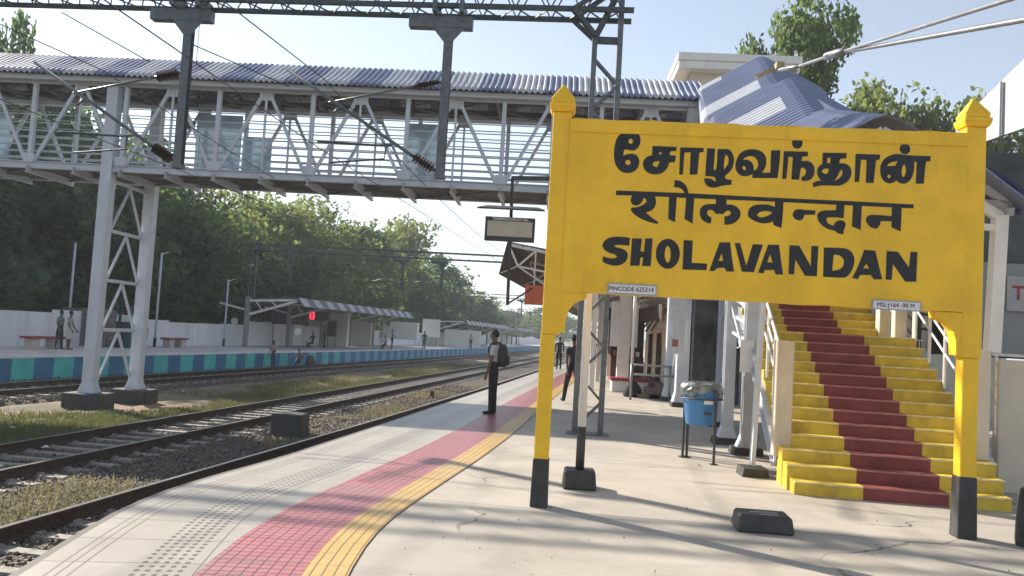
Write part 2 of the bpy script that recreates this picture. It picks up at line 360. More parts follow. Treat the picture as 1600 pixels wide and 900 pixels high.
# ================= TRACKS =================
RP=[(-.033,0),(.033,0),(.036,-.012),(.034,-.036),(.009,-.05),(.009,-.135),(.07,-.155),(.07,-.17),(-.07,-.17),(-.07,-.155),(-.009,-.135),(-.009,-.05),(-.034,-.036),(-.036,-.012)]
RMI=[1]+[0]*13
def track(f,s,label,y0,y1,n_s):
    # f = reference rail; s = offset of the other rail
    t=thing('railway_track',label,'railway track',(f(20),20,-1.0))
    ys=ylist(y0,230,.6)
    for off in (0,s): sweep('rail',f,[(off+a,ZR+z) for a,z in RP],ys,[RUST,RTOP],t,closed=True,mi=RMI)
    base=None; y=y0; far=MB(); k=0
    while y<200:
        a=tdir(f,y); cx=f(y)+s/2*math.cos(a); cy=y-s/2*math.sin(a)
        if k<n_s:
            if base is None:
                mb=MB()
                for (x0,x1,w) in ((-1.375,-.55,.125),(-.55,.55,.10),(.55,1.375,.125)):
                    mb.add([(x0,-w,-.2),(x1,-w,-.2),(x1,w,-.2),(x0,w,-.2),(x0,-w*.85,0),(x1,-w*.85,0),(x1,w*.85,0),(x0,w*.85,0)],[(0,3,2,1),(4,5,6,7),(0,1,5,4),(1,2,6,5),(2,3,7,6),(3,0,4,7)])
                for x in (-.838,.838):
                    for d in (-.11,.11): mb.box(x+d-.03,x+d+.03,-.05,.05,0,.03)
                o=mb.build('sleeper',CONC,t); base=o
            else: o=base.copy(); link(o); o.parent=t
            o.location=(cx-f(20),cy-20,ZR-.172+1.0); o.rotation_euler=(0,0,-a)
        else:
            c_,s_=math.cos(a),math.sin(a)
            far.add([(cx+u_*c_+w_*s_,cy-u_*s_+w_*c_,ZR-.17-(.2 if q else 0)) for q in (1,0) for u_,w_ in ((-1.37,-.12),(1.37,-.12),(1.37,.12),(-1.37,.12))],[(4,5,6,7),(0,1,5,4),(1,2,6,5),(2,3,7,6),(3,0,4,7)])
        y+=.62; k+=1
    if far.v: o=far.build('distant_sleepers',CONC,t,world=True); o['kind']='stuff'
track(T1,GA,'nearest railway track running along the platform edge, shiny far rail',3.0,230,90)
track(T2,-GA,'middle railway track with grey sleepers showing between its rusty rails',5.0,230,95)
track(T3,GA,'farthest railway track beside the blue striped platform wall',18.0,230,70)
# loose stones
def stones(name,n,region,size,m,seed):
    r=np.random.RandomState(seed); V=np.zeros((n,6,3)); base=np.array([(1,0,0),(-1,0,0),(0,1,0),(0,-1,0),(0,0,1),(0,0,-1)],float)
    P=np.array([region(r) for _ in range(n)])
    s=size*(.5+r.rand(n,1,1)); V=base[None]*s*(.6+.8*r.rand(n,6,1)); a=r.rand(n)*6.28; b_=r.rand(n)*3
    ca,sa=np.cos(a)[:,None],np.sin(a)[:,None]; X=V[:,:,0]*ca-V[:,:,1]*sa; Y=V[:,:,0]*sa+V[:,:,1]*ca; cb,sb=np.cos(b_)[:,None],np.sin(b_)[:,None]
    Z=V[:,:,2]*cb-Y*sb; Y=V[:,:,2]*sb+Y*cb; V=np.stack([X,Y,Z],-1)+P[:,None,:]
    t=np.array([(0,2,4),(2,1,4),(1,3,4),(3,0,4),(2,0,5),(1,2,5),(3,1,5),(0,3,5)]); Fc=(t[None]+np.arange(n)[:,None,None]*6).reshape(-1,3)
    me=bpy.data.meshes.new(name); me.vertices.add(n*6); me.vertices.foreach_set('co',V.reshape(-1)); me.loops.add(len(Fc)*3); me.loops.foreach_set('vertex_index',Fc.reshape(-1).astype('i'))
    me.polygons.add(len(Fc)); me.polygons.foreach_set('loop_start',(np.arange(len(Fc))*3).astype('i')); me.polygons.foreach_set('loop_total',np.full(len(Fc),3,'i')); me.update(calc_edges=True); me.validate()
    me.materials.append(m); o=link(bpy.data.objects.new(name,me)); return o
STN=mat('ballast_stone',(.27,.225,.185),.9,var=.5,vs_=13,col2=(.065,.05,.042))
def reg1(r):
    y=5+35*r.rand()**1.6; x=T2(y)-GA-1.0+(E(y)+.1-(T2(y)-GA-1.0))*r.rand()
    inn=(T2(y)-GA-.25<x<T2(y)+.25) or (x>T1(y)-.25)
    return (x,y,(-.995 if inn else -.975)+r.rand()*.03)
tag(stones('ballast_stones',26000,reg1,.027,STN,1),'grey and brown crushed stone ballast around the two nearer tracks','ballast','',kind='stuff')
def reg2(r):
    y=18+50*r.rand()**1.4; x=OP(y)+(T3(y)+GA+1.3-OP(y))*r.rand(); return (x,y,-.965+r.rand()*.03)
tag(stones('far_ballast_stones',9000,reg2,.03,STN,2),'dark crushed stone ballast under the farthest track','ballast','',kind='stuff')
# grass
GR1=mat('green_grass_blade',(.085,.125,.045),.7,var=.3,vs_=.5,col2=(.17,.15,.08),trans=.25)
GR2=mat('dry_grass_blade',(.30,.27,.16),.8,var=.3,vs_=1.2,col2=(.13,.14,.07),trans=.25)
def grass(name,n,region,h,m,seed,w=.006):
    r=np.random.RandomState(seed); out=[]
    while len(out)<n:
        p=region(r)
        if p is not None: out.append(p)
    P=np.array(out); a=r.rand(n)*6.28; H=h*(.35+r.rand(n)); bend=(r.rand(n,2)-.5)*H[:,None]*.9; ww=w*(.6+r.rand(n))*(1+P[:,1]*.06)
    d=np.stack([np.cos(a),np.sin(a),0*a],-1)*ww[:,None]
    mid=P+np.stack([bend[:,0]*.3,bend[:,1]*.3,H*.6],-1); top=P+np.stack([bend[:,0],bend[:,1],H],-1)
    V=np.stack([P-d,P+d,mid+d*.7,mid-d*.7,top],1).reshape(-1,3); k=np.arange(n)[:,None]*5
    fs=[tuple(q) for q in np.concatenate([k,k+1,k+2,k+3],1)]+[tuple(q) for q in np.concatenate([k+3,k+2,k+4],1)]
    me=bpy.data.meshes.new(name); me.from_pydata(V.tolist(),[],[tuple(int(i) for i in f) for f in fs]); me.materials.append(m); return link(bpy.data.objects.new(name,me))
def hsh(x,y,s): return math.sin(x*1.3/s+1.7*math.sin(y*.9/s))+math.sin(y*1.1/s+1.3*math.cos(x*.7/s+2))
def rg1(r):
    y=9+60*r.rand()**1.5; t=r.rand(); xa=T3(y)+GA+1.6; xb=T2(y)-GA-.75; x=xa+(xb-xa)*(t**.45)
    if hsh(x,y,2.2)+t*1.6<.1+.6*r.rand(): return None
    return (x,y,-1.04)
tag(grass('verge_grass',44000,rg1,.13,GR1,5),'rough green grass between the middle track and the far track','grass',kind='stuff')
def rg2(r):
    y=8+32*r.rand()**1.3; x=T1(y)-.35+(T2(y)+.65-(T1(y)-.35))*r.rand()
    if hsh(x*2,y,1.3)<.35+.5*r.rand(): return None
    return (x,y,-.98)
tag(grass('track_weeds',4200,rg2,.085,GR2,6,.005),'dry pale weeds growing in the ballast between the two nearer tracks','weeds',kind='stuff')
def rg3(r):
    y=9.2+3.2*r.rand(); x=T1(y)-.25-1.5*r.rand(); return (x,y,-.98)
tag(grass('pale_weed_clump',1300,rg3,.11,GR2,8,.006),'tall pale flowering weeds at the lower left beside the nearest track','weeds',kind='stuff')
tag(stones('weed_blossoms',900,lambda r:(lambda y:(T1(y)-.25-1.4*r.rand(),y,-.93+.07*r.rand()))(9.2+3.2*r.rand()),.010,mat('pale_blossom',(.62,.58,.40),.8,var=.2),12),'tiny pale flowers on the weeds at the lower left','flowers',kind='stuff')
tag(stones('platform_grit',110,lambda r:(-1.0+6.5*r.rand(),4.6+9*r.rand()**1.3,.003),.006,mat('platform_grit_specks',(.12,.10,.085),.9,var=.4,vs_=30),13),'small dark grit and dry leaf bits on the platform floor','grit',kind='stuff')
def rg4(r):
    y=24+36*r.rand(); x=T3(y)+GA+1.8+(T2(y)-GA-1-(T3(y)+GA+1.8))*(.25+.6*r.rand())
    if hsh(x,y,3.1)<.5: return None
    return (x,y,-1.04)
tag(grass('dry_verge_grass',9000,rg4,.2,GR2,9,.008),'straw coloured dry grass on the sunlit verge beyond the middle track','grass',kind='stuff')
LIT=mat('litter_paper',(.75,.74,.72),.7,var=.1)
for i in range(26):
    y=9+40*rnd.random()**1.3; x=T3(y)+GA+1.5+(T1(y)-.4-(T3(y)+GA+1.5))*rnd.random(); mb=MB(); s=.05+.07*rnd.random()
    pts=[(x+(rnd.random()-.5)*2*s,y+(rnd.random()-.5)*2*s,-.93+rnd.random()*.05) for _ in range(4)]
    c=[sum(p[k] for p in pts)/4 for k in range(3)]; pts.sort(key=lambda p: math.atan2(p[1]-c[1],p[0]-c[0])); cc=(c[0],c[1],c[2]+.03)
    mb.add(pts+[cc],[(0,1,4),(1,2,4),(2,3,4),(3,0,4)])
    mb.build('litter',LIT,loc=(x,y,-.95),tagd=('white scrap of paper litter lying on the track bed','litter','paper scraps scattered between the tracks'))
# ================= STATION NAME BOARD =================
def text_geo(s,size,extr=.001):
    cu=bpy.data.curves.new('t','FONT'); cu.body=s; cu.size=size; cu.align_x='CENTER'; cu.align_y='CENTER'; cu.resolution_u=3
    o=bpy.data.objects.new('t',cu); link(o); bpy.context.view_layer.update()
    me=bpy.data.meshes.new_from_object(o.evaluated_get(bpy.context.evaluated_depsgraph_get()))
    v=[tuple(p.co) for p in me.vertices]; f=[tuple(p.vertices) for p in me.polygons]
    bpy.data.objects.remove(o); bpy.data.meshes.remove(me); bpy.data.curves.remove(cu); return v,f
def put_text(mb,s,size,center,ux,uz,bold=0,sx=1):
    v,f=text_geo(s,size); ux=Vector(ux);uz=Vector(uz);c=Vector(center)
    for d in ([(0,0)] if not bold else [(0,0),(bold,0),(0,bold)]):
        nz=ux.cross(uz)*(.0004*d[0]/max(bold,1e-6)+.0008*d[1]/max(bold,1e-6))
        mb.add([c+ux*((p[0]+d[0])*sx)+uz*(p[1]+d[1])+nz for p in v],f)
    return mb
def chaikin(p,it=2):
    for _ in range(it):
        o=[];n=len(p)
        for i in range(n):
            a=Vector(p[i-1]);b=Vector(p[i]);c=Vector(p[(i+1)%n])
            try: ang=(b-a).angle(c-b)
            except ValueError: ang=0
            if ang>R(52): o.append(tuple(b))
            else: o.append(tuple(b+(a-b)*.25)); o.append(tuple(b+(c-b)*.25))
        p=o
    return p
TAMIL=[[[(700,3630),(739,3625),(767,3598),(783,3556),(779,3508),(758,3464),(725,3441),(686,3442),(651,3452),(632,3446),(626,3424),(626,3388),(646,3401),(680,3409),(726,3412),(758,3394),(779,3359),(781,3313),(764,3265),(727,3232),(682,3220),(632,3224),(588,3250),(555,3295),(539,3349),(532,3412),(538,3491),(550,3546),(575,3591),(624,3616)],[(710,3532),(708,3521),(703,3512),(694,3506),(685,3506),(676,3511),(669,3519),(667,3530),(668,3541),(674,3550),(682,3555),(692,3555),(701,3551),(707,3542)],[(697,3326),(695,3315),(688,3306),(678,3301),(667,3301),(657,3305),(649,3313),(646,3324),(648,3335),(655,3344),(665,3349),(676,3350),(686,3345),(694,3337)]],[[(897,3495),(1129,3493),(1124,3453),(1073,3450),(1064,3434),(1064,3412),(1125,3408),(1118,3346),(1071,3342),(1060,3332),(1052,3293),(1025,3253),(988,3228),(935,3216),(881,3223),(838,3252),(817,3291),(814,3337),(832,3373),(865,3396),(897,3405),(897,3450)],[(959,3433),(982,3440),(988,3419),(970,3414)],[(937,3346),(969,3352),(967,3320),(947,3290),(920,3295),(906,3314),(914,3335)]],[[(1161,3491),(1383,3494),(1380,3453),(1344,3449),(1333,3234),(1261,3231),(1260,3446),(1207,3443),(1201,3432),(1198,3229),(1162,3227)]],[[(1414,3493),(1490,3492),(1489,3451),(1483,3288),(1502,3284),(1512,3320),(1513,3487),(1607,3495),(1642,3473),(1666,3427),(1672,3381),(1660,3311),(1632,3267),(1595,3238),(1592,3215),(1612,3200),(1656,3198),(1655,3151),(1614,3146),(1562,3137),(1524,3120),(1479,3113),(1433,3126),(1406,3156),(1396,3202),(1468,3203),(1492,3179),(1508,3178),(1502,3215),(1475,3223),(1407,3224)],[(1590,3438),(1610,3425),(1623,3387),(1613,3340),(1581,3292),(1577,3338),(1582,3400)]],[[(1686,3349),(1693,3393),(1712,3440),(1741,3472),(1782,3493),(1836,3502),(1890,3497),(1933,3477),(1962,3444),(1974,3398),(1971,3348),(1955,3307),(1935,3280),(2013,3283),(2012,3496),(2099,3501),(2094,3360),(2082,3233),(1847,3224),(1849,3263),(1810,3241),(1768,3235),(1726,3248),(1697,3281),(1686,3318)],[(1753,3394),(1773,3418),(1809,3433),(1845,3435),(1876,3413),(1895,3376),(1897,3339),(1883,3308),(1858,3294),(1858,3331),(1848,3362),(1823,3386),(1792,3400)],[(1752,3333),(1770,3336),(1784,3322),(1784,3302),(1769,3295),(1753,3309)]],[[(2131,3494),(2354,3497),(2354,3454),(2303,3446),(2298,3405),(2343,3413),(2385,3400),(2413,3367),(2424,3318),(2416,3269),(2388,3230),(2344,3216),(2305,3218),(2302,3251),(2330,3268),(2344,3296),(2340,3324),(2318,3344),(2295,3337),(2287,3288),(2283,3226),(2209,3226),(2216,3439),(2175,3444),(2172,3357),(2163,3230),(2124,3226)]],[[(2302,3577),(2300,3560),(2294,3545),(2283,3533),(2269,3525),(2254,3522),(2238,3524),(2224,3531),(2213,3542),(2205,3556),(2202,3573),(2204,3589),(2210,3604),(2221,3617),(2235,3625),(2250,3628),(2266,3626),(2280,3619),(2291,3608),(2299,3593)]],[[(2490,3493),(2710,3499),(2708,3448),(2656,3441),(2646,3425),(2647,3398),(2687,3402),(2732,3383),(2757,3345),(2761,3296),(2741,3241),(2694,3201),(2643,3183),(2569,3184),(2495,3181),(2451,3173),(2418,3159),(2405,3197),(2442,3220),(2486,3226),(2455,3259),(2442,3305),(2448,3348),(2473,3376),(2488,3384)],[(2534,3446),(2564,3447),(2562,3395),(2532,3395)],[(2493,3330),(2515,3343),(2552,3342),(2543,3298),(2517,3289),(2487,3307)],[(2663,3341),(2679,3323),(2676,3292),(2648,3252),(2601,3229),(2629,3263),(2646,3306)]],[[(2791,3495),(3018,3497),(3012,3452),(2980,3439),(2964,3224),(2892,3223),(2894,3439),(2843,3441),(2833,3230),(2790,3226)]],[[(3159,3510),(3207,3507),(3243,3500),(3473,3500),(3473,3452),(3435,3448),(3426,3377),(3419,3238),(3346,3235),(3349,3439),(3329,3442),(3329,3373),(3315,3296),(3280,3245),(3237,3226),(3192,3238),(3171,3258),(3141,3234),(3098,3224),(3057,3243),(3030,3284),(3019,3337),(3021,3399),(3047,3453),(3097,3490)],[(3078,3389),(3106,3425),(3175,3443),(3157,3397)],[(3102,3314),(3121,3296),(3104,3272),(3085,3290)],[(3238,3417),(3254,3378),(3252,3324),(3233,3289),(3216,3315),(3214,3376)]],[[(3288,3560),(3286,3545),(3279,3530),(3269,3519),(3256,3511),(3241,3508),(3226,3510),(3212,3516),(3201,3527),(3194,3541),(3191,3557),(3193,3572),(3200,3587),(3210,3598),(3223,3606),(3238,3609),(3253,3607),(3267,3601),(3278,3590),(3285,3576)]]]
HINDI=[[[(574,3049),(1250,3053),(1956,3045),(2729,3044),(3335,3039),(3332,3001),(2715,3003),(1958,3008),(1307,3004),(942,3009),(572,3004)]],[[(731,3009),(942,3014),(957,2972),(955,2916),(925,2873),(867,2849),(915,2807),(985,2764),(982,2743),(908,2756),(824,2784),(758,2823),(721,2864),(727,2892),(773,2894),(827,2915),(867,2950),(861,2977),(837,2986),(821,2938),(781,2908),(735,2916),(715,2947),(718,2985)]],[[(1077,3022),(1150,3022),(1147,2916),(1145,2767),(1078,2796)]],[[(1238,3022),(1314,3021),(1309,2761),(1232,2804)]],[[(1122,3174),(1172,3170),(1219,3143),(1248,3097),(1260,3044),(1228,3042),(1199,3086),(1166,3103),(1119,3103)]],[[(1519,3026),(1616,3025),(1617,2960),(1671,2963),(1726,2938),(1755,2893),(1749,2837),(1705,2789),(1652,2768),(1607,2766),(1602,2846),(1644,2853),(1664,2875),(1656,2897),(1633,2904),(1611,2891),(1594,2867),(1522,2866),(1503,2890),(1475,2905),(1448,2897),(1438,2869),(1455,2842),(1485,2827),(1479,2772),(1435,2776),(1388,2811),(1370,2861),(1374,2917),(1418,2954),(1518,2962)]],[[(1818,2891),(1834,2938),(1878,2968),(1959,2978),(2013,2976),(2067,2958),(2067,3018),(2145,3017),(2145,2909),(2135,2759),(2060,2785),(2057,2819),(2019,2802),(1966,2795),(1912,2803),(1857,2828),(1824,2854)],[(1904,2872),(1926,2901),(1961,2913),(2006,2916),(2047,2903),(2016,2875),(1964,2853),(1923,2852)]],[[(2234,2904),(2251,2937),(2291,2948),(2345,2941),(2442,2941),(2439,2900),(2342,2895),(2334,2863),(2317,2842),(2286,2838),(2250,2854),(2234,2881)]],[[(2635,3024),(2707,3025),(2702,2880),(2604,2885),(2551,2878),(2543,2854),(2562,2823),(2611,2803),(2619,2830),(2649,2857),(2693,2861),(2721,2840),(2724,2803),(2705,2766),(2707,2729),(2653,2731),(2630,2758),(2573,2764),(2510,2798),(2468,2846),(2457,2896),(2474,2929),(2522,2947),(2628,2952)]],[[(2785,3026),(2865,3025),(2862,2897),(2862,2776),(2779,2806)]],[[(3137,3019),(3225,3018),(3225,2877),(3222,2777),(3139,2814),(3137,2871),(3041,2869),(3034,2827),(3004,2794),(2964,2797),(2919,2831),(2900,2876),(2917,2913),(2965,2927),(3136,2920)]]]
ENGLISH=[[[(727,2598),(723,2523),(651,2526),(596,2526),(582,2513),(602,2502),(668,2490),(709,2462),(718,2417),(699,2366),(650,2333),(591,2322),(521,2336),(478,2359),(479,2410),(538,2393),(598,2396),(612,2413),(591,2433),(525,2447),(479,2480),(468,2520),(485,2561),(528,2591),(597,2606),(667,2605)]],[[(747,2596),(841,2596),(832,2475),(864,2472),(871,2600),(940,2604),(936,2338),(854,2335),(860,2416),(835,2417),(829,2336),(740,2332)]],[[(1204,2469),(1202,2435),(1194,2402),(1179,2373),(1160,2349),(1137,2331),(1111,2322),(1083,2320),(1057,2327),(1032,2342),(1010,2364),(993,2392),(982,2424),(977,2458),(979,2493),(987,2526),(1001,2555),(1021,2579),(1044,2596),(1070,2606),(1098,2607),(1124,2600),(1149,2585),(1171,2563),(1188,2535),(1199,2503)],[(1118,2460),(1118,2433),(1114,2408),(1107,2390),(1098,2380),(1088,2380),(1079,2389),(1070,2406),(1064,2430),(1061,2457),(1062,2485),(1066,2509),(1072,2527),(1081,2537),(1091,2538),(1101,2528),(1109,2511),(1115,2487)]],[[(1233,2601),(1319,2602),(1317,2389),(1461,2389),(1459,2326),(1234,2321)]],[[(1570,2597),(1667,2602),(1687,2475),(1714,2326),(1644,2322),(1623,2358),(1555,2354),(1532,2321),(1484,2321),(1522,2447)],[(1592,2491),(1609,2422),(1567,2420)]],[[(1709,2598),(1760,2599),(1825,2388),(1877,2594),(1972,2595),(1897,2329),(1785,2329)]],[[(2019,2597),(2120,2600),(2141,2467),(2168,2322),(2099,2318),(2083,2360),(2001,2356),(1985,2323),(1936,2326),(1977,2459)],[(2041,2504),(2066,2430),(2017,2431)]],[[(2216,2600),(2305,2601),(2418,2412),(2416,2604),(2481,2605),(2476,2321),(2368,2320),(2274,2469),(2267,2327),(2216,2330)]],[[(2531,2595),(2665,2599),(2742,2596),(2791,2564),(2816,2501),(2809,2432),(2778,2361),(2741,2322),(2684,2319),(2533,2319)],[(2624,2533),(2677,2531),(2715,2496),(2720,2447),(2691,2396),(2615,2381)]],[[(2899,2592),(2999,2589),(3032,2463),(3071,2323),(2993,2319),(2964,2359),(2869,2354),(2851,2314),(2797,2321),(2852,2444)],[(2924,2465),(2946,2417),(2895,2419)]],[[(3102,2591),(3203,2589),(3306,2447),(3316,2593),(3379,2595),(3376,2317),(3277,2312),(3162,2471),(3154,2322),(3100,2322)]]]

sg=thing('station_name_board','large yellow station name board on two yellow posts, lettered in black in three scripts','station sign',(-.05,7.93,0),math.atan2(-.09,3.85))
D0,D1=-.08,.08   # local y: toward camera is negative
def xz(a,b,d): return (a,d,b)
board=MB(); n_=40
top=[(.06+3.76*i/n_,3.735+.006*math.sin(i*.9)+.004*math.sin(i*2.3)) for i in range(n_+1)]
bot=[(3.82-3.76*i/n_,2.055+.004*math.sin(i*1.1)) for i in range(n_+1)]
board.prism([(.10,3.73)]+top[1:-1]+[(3.80,3.735)]+[(3.80,2.06)]+bot[1:-1]+[(.10,2.05)],xz,-.095,.06)
bd=board.build('board',YEL,sg)
mb=MB(); mb.box(.10,3.80,-.112,-.0955,3.60,3.728); mb.build('top_border',YEL,sg,bevel=.008)
def cap(x): 
    m=MB(); m.taper((x,0),.21,.2,.25,.24,3.80,3.845); m.taper((x,0),.25,.24,.25,.24,3.845,3.885)
    m.taper((x,0),.21,.20,.23,.22,3.885,3.93); m.taper((x,0),.225,.215,.02,.02,3.93,4.09); return m
for x0,x1,lx0,lx1,zb,s in ((-.07,.11,-.075,.065,.45,1),(3.80,3.98,3.82,3.965,.55,-1)):
    m=MB(); m.box(x0,x1,D0,D1,1.64,3.80); m.box(lx0,lx1,-.072,.072,zb,1.64); p=m.build('post',YEL,sg,bevel=.007)
    cap((x0+x1)/2).build('cap',YEL,p,bevel=.006)
    m=MB(); m.taper(((lx0+lx1)/2,0),lx1-lx0+.03,.172,lx1-lx0+.012,.156,0,zb+.004); m.build('black_foot',BLK,p,bevel=.006)
    xs=x1-.002 if s>0 else x0+.002
    pts=[(0,1.66),(.045,1.66),(.05,1.80),(.075,1.885),(.13,1.955),(.20,1.985),(.235,2.0),(.24,2.054),(0,2.054)]
    m=MB(); m.prism([(xs+s*a,b) for a,b in pts],xz,-.076,.076); m.build('bracket',YEL,sg)
def letters(name,data,z=-.0965):
    m=MB()
    for k,gl in enumerate(data):
        polys=[chaikin([(a/1000,b/1000) for a,b in p]) for p in gl]
        flat=[q for p in polys for q in p]
        tri=tessellate_polygon([[Vector((a,b,0)) for a,b in p] for p in polys])
        zz=z-.0006*(k%4)
        m.add([(a,zz,b) for a,b in flat],[tuple(t) for t in tri])
    return m.build(name,LET,sg)
letters('tamil_lettering',TAMIL); letters('hindi_lettering',HINDI); letters('english_lettering',ENGLISH)
PURP=mat('plate_lettering',(.16,.02,.07),.5,var=.1); PGREY=mat('plate_edge_paint',(.33,.38,.42),.5)
for nm,tx,xa,xb,za,zb,tilt in (('pincode_plate','PINCODE 625214',.55,.99,2.067,2.145,-1),('level_plate','MSL†164 -90 M',2.993,3.408,2.052,2.12,0)):
    m=MB(); m.box(xa-.012,xb+.012,-.112,-.0955,za-.012,zb+.012); p=m.build(nm,PGREY,sg)
    m=MB(); m.box(xa,xb,-.1145,-.1125,za,zb); m.build('plate_face',WPLAST,p)
    m=MB(); put_text(m,tx,.058,((xa+xb)/2-.01,-.1155,(za+zb)/2),(1,0,.01),(0,0,1),bold=.0022,sx=.96 if nm[0]=='p' else .92); m.build('plate_text',PURP,p)
# ================= SMALL THINGS NEAR THE CAMERA =================
# black block on platform
bk=thing('anchor_block','low black painted concrete block with faint white marks, on the platform between the board posts','concrete block',(1.95,7.55,0),R(-3))
m=MB(); m.taper((0,0),.50,.34,.455,.30,0,.155); o=m.build('block',BLK,bk,bevel=.018)
m=MB(); r=random.Random(4)
for i in range(11):
    x=-.11+i*.022; m.add([(x,-.03+r.random()*.03,.1575),(x+.014,-.04+r.random()*.02,.1575),(x+.016,.02+r.random()*.05,.1575),(x+.002,.03,.1575)],[(0,1,2,3)])
m.box(-.04,.12,-.10,-.075,.154,.158); m.build('painted_mark',mat('faded_white_mark',(.55,.55,.55),.7,var=.4,vs_=60),bk)
# black bollard
bl=thing('bollard','stout black round concrete bollard at the right edge, beyond the right sign post','bollard',(4.44,7.62,0))
m=MB(); m.tube([(0,0,0),(0,0,.06),(0,0,.42),(0,0,.50),(0,0,.53),(0,0,.54)],[.225,.23,.215,.20,.16,.0],20); m.build('bollard_body',mat('worn_black_concrete',(.055,.06,.062),.75,var=.4,vs_=7,bump=.5,stain=.3),bl,smooth=True)
# white pole in black block
wp=thing('white_pole','slim black footed white pole standing in a black block behind the left sign post','pole',(.36,9.05,0))
m=MB(); m.taper((0,0),.37,.36,.33,.32,0,.20); m.build('footing',BLK,wp,bevel=.02)
m=MB(); m.tube([(0,0,.2),(0,0,.66)],.048,14); m.build('black_band',BLK,wp,smooth=True)
m=MB(); m.tube([(0,0,.66),(0,0,2.9)],.046,14); m.tube([(0,0,2.9),(0,0,3.4)],.03,12); m.build('pole',WHT,wp,smooth=True)
# blue bin
bn=thing('litter_bin','blue plastic litter bin with a crumpled liner hung between thin black poles','litter bin',(2.12,11.75,0),R(12)); bn.scale=(1.1,1.1,1.02)
m=MB()
pr=[(.17,.50),(.185,.52),(.238,.98),(.25,1.0),(.25,1.03),(.225,1.03),(.19,.62),(.0,.56)]
for i in range(len(pr)-1): pass
m.tube([(0,0,z) for _,z in pr[:5]],[r_ for r_,_ in pr[:5]],24); m.build('bin_body',BLUEB,bn,smooth=True)
m=MB(); n1,n2=26,9; r=random.Random(5)
for j in range(n2):
    for i in range(n1):
        a=2*math.pi*i/n1; t=j/(n2-1); rad=[.258,.268,.275,.268,.25,.21,.15,.09,.01][j]; z=[.965,.985,1.01,1.035,1.055,1.07,1.085,1.09,1.08][j]
        m.v.append((rad*math.cos(a)*(1+.05*r.random()),rad*math.sin(a)*(1+.05*r.random()),z+.04*(r.random()-.5)+(.03*math.sin(3*a) if j<3 else 0)-(.05 if j==0 and r.random()<.5 else 0)))
for j in range(n2-1):
    for i in range(n1): m.f.append((j*n1+i,j*n1+(i+1)%n1,(j+1)*n1+(i+1)%n1,(j+1)*n1+i)); m.m.append(0)
m.build('bin_liner',PLASTIC,bn)
for x,y in ((-.05,.285),(.09,-.268),(-.10,.30)):
    m=MB(); m.tube([(x,y,0),(x,y,1.0)],.018,8); m.box(x-.045,x+.045,y-.045,y+.045,0,.012); m.build('support_pole',BLK,bn)
m=MB(); m.tube([(.27*math.cos(a*math.pi/10),.27*math.sin(a*math.pi/10),.86) for a in range(21)],.012,6); m.box(-.06,.04,-.262,-.252,.66,.70); m.beam((.09,-.262,.50),(-.05,.28,.50),.03,.01); m.build('hoop',BLK,bn)
m=MB(); m.add([(-.06,-.246,.80),(.06,-.246,.80),(.06,-.252,.87),(-.06,-.252,.87)],[(0,1,2,3)]); m.build('bin_label',WPLAST,bn)
# ================= STAIRWAY =================
RZ=-math.atan(.095); SUNY=mat('sunlit_yellow_edge',(.74,.66,.36),.5,var=.2,vs_=8); SUNM=mat('sunlit_maroon_edge',(.40,.20,.17),.5,var=.2,vs_=8)
st=thing('stairway','open stairway of yellow steps with a maroon painted centre band climbing to the footbridge','stairway',(4.0,9.42,0),RZ)
RI,TR=.1475,.295
def stepmb(n,y0,y1,hw_l,hw_r,z0,z1,cl=-.46,cr=.44):
    m=MB()
    m.mi(0).box(-hw_l,cl,y0,y1,z0,z1); m.mi(1).box(cl,cr,y0-.001,y1,z0,z1+.0015); m.mi(0).box(cr,hw_r,y0,y1,z0,z1)
    # slim pale nosing: sunlight on the tread edge painted into its colour
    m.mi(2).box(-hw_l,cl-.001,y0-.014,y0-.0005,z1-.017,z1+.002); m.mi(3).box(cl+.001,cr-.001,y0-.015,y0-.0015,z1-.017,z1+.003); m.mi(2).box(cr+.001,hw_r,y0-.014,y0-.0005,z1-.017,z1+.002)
    return m
for n in range(1,14):
    hl,hr=(1.2,1.08) if n==1 else (1.23,1.12) if n==2 else (1.24,1.16) if n==3 else (1.22,1.20)
    y0=(n-1)*TR; z1=n*RI; z0=0 if n<=3 else z1-RI-.12
    y1=(3*TR+.02 if n<=3 else y0+TR+.02)
    if n==13: y1=y0+1.5
    stepmb(n,y0,y1,hl,hr,(z0 if n<=3 else z0),z1).build('step',[STEPY,MAROON,SUNY,SUNM],st)
YU=12*TR+1.42
for k in range(24):
    n=14+k; y0=YU+k*TR; z1=n*RI
    stepmb(n,y0,y0+TR+.02,1.15,1.15,z1-RI-.12,z1).build('step',[STEPY,MAROON,SUNY,SUNM],st)
ytop=YU+24*TR; ztop=37*RI
m=MB(); m.mi(0).box(-1.25,1.25,ytop,ytop+.95,ztop-.15,ztop-.001); m.build('top_landing',WST,st)
# stringers
for s in (-1,1):
    x=s*1.2
    m=MB(); m.ibeam((s*1.24,3*TR+.1,3*RI-.16),(s*1.24,12*TR,12*RI-.12),.10,.28); m.ibeam((s*1.24,12*TR,12*RI+.0),(s*1.24,YU,13*RI-.17),.10,.26); m.ibeam((s*1.2,YU-.1,13*RI-.14),(s*1.2,ytop,ztop-.17),.10,.30); m.build('stringer',WST,st)
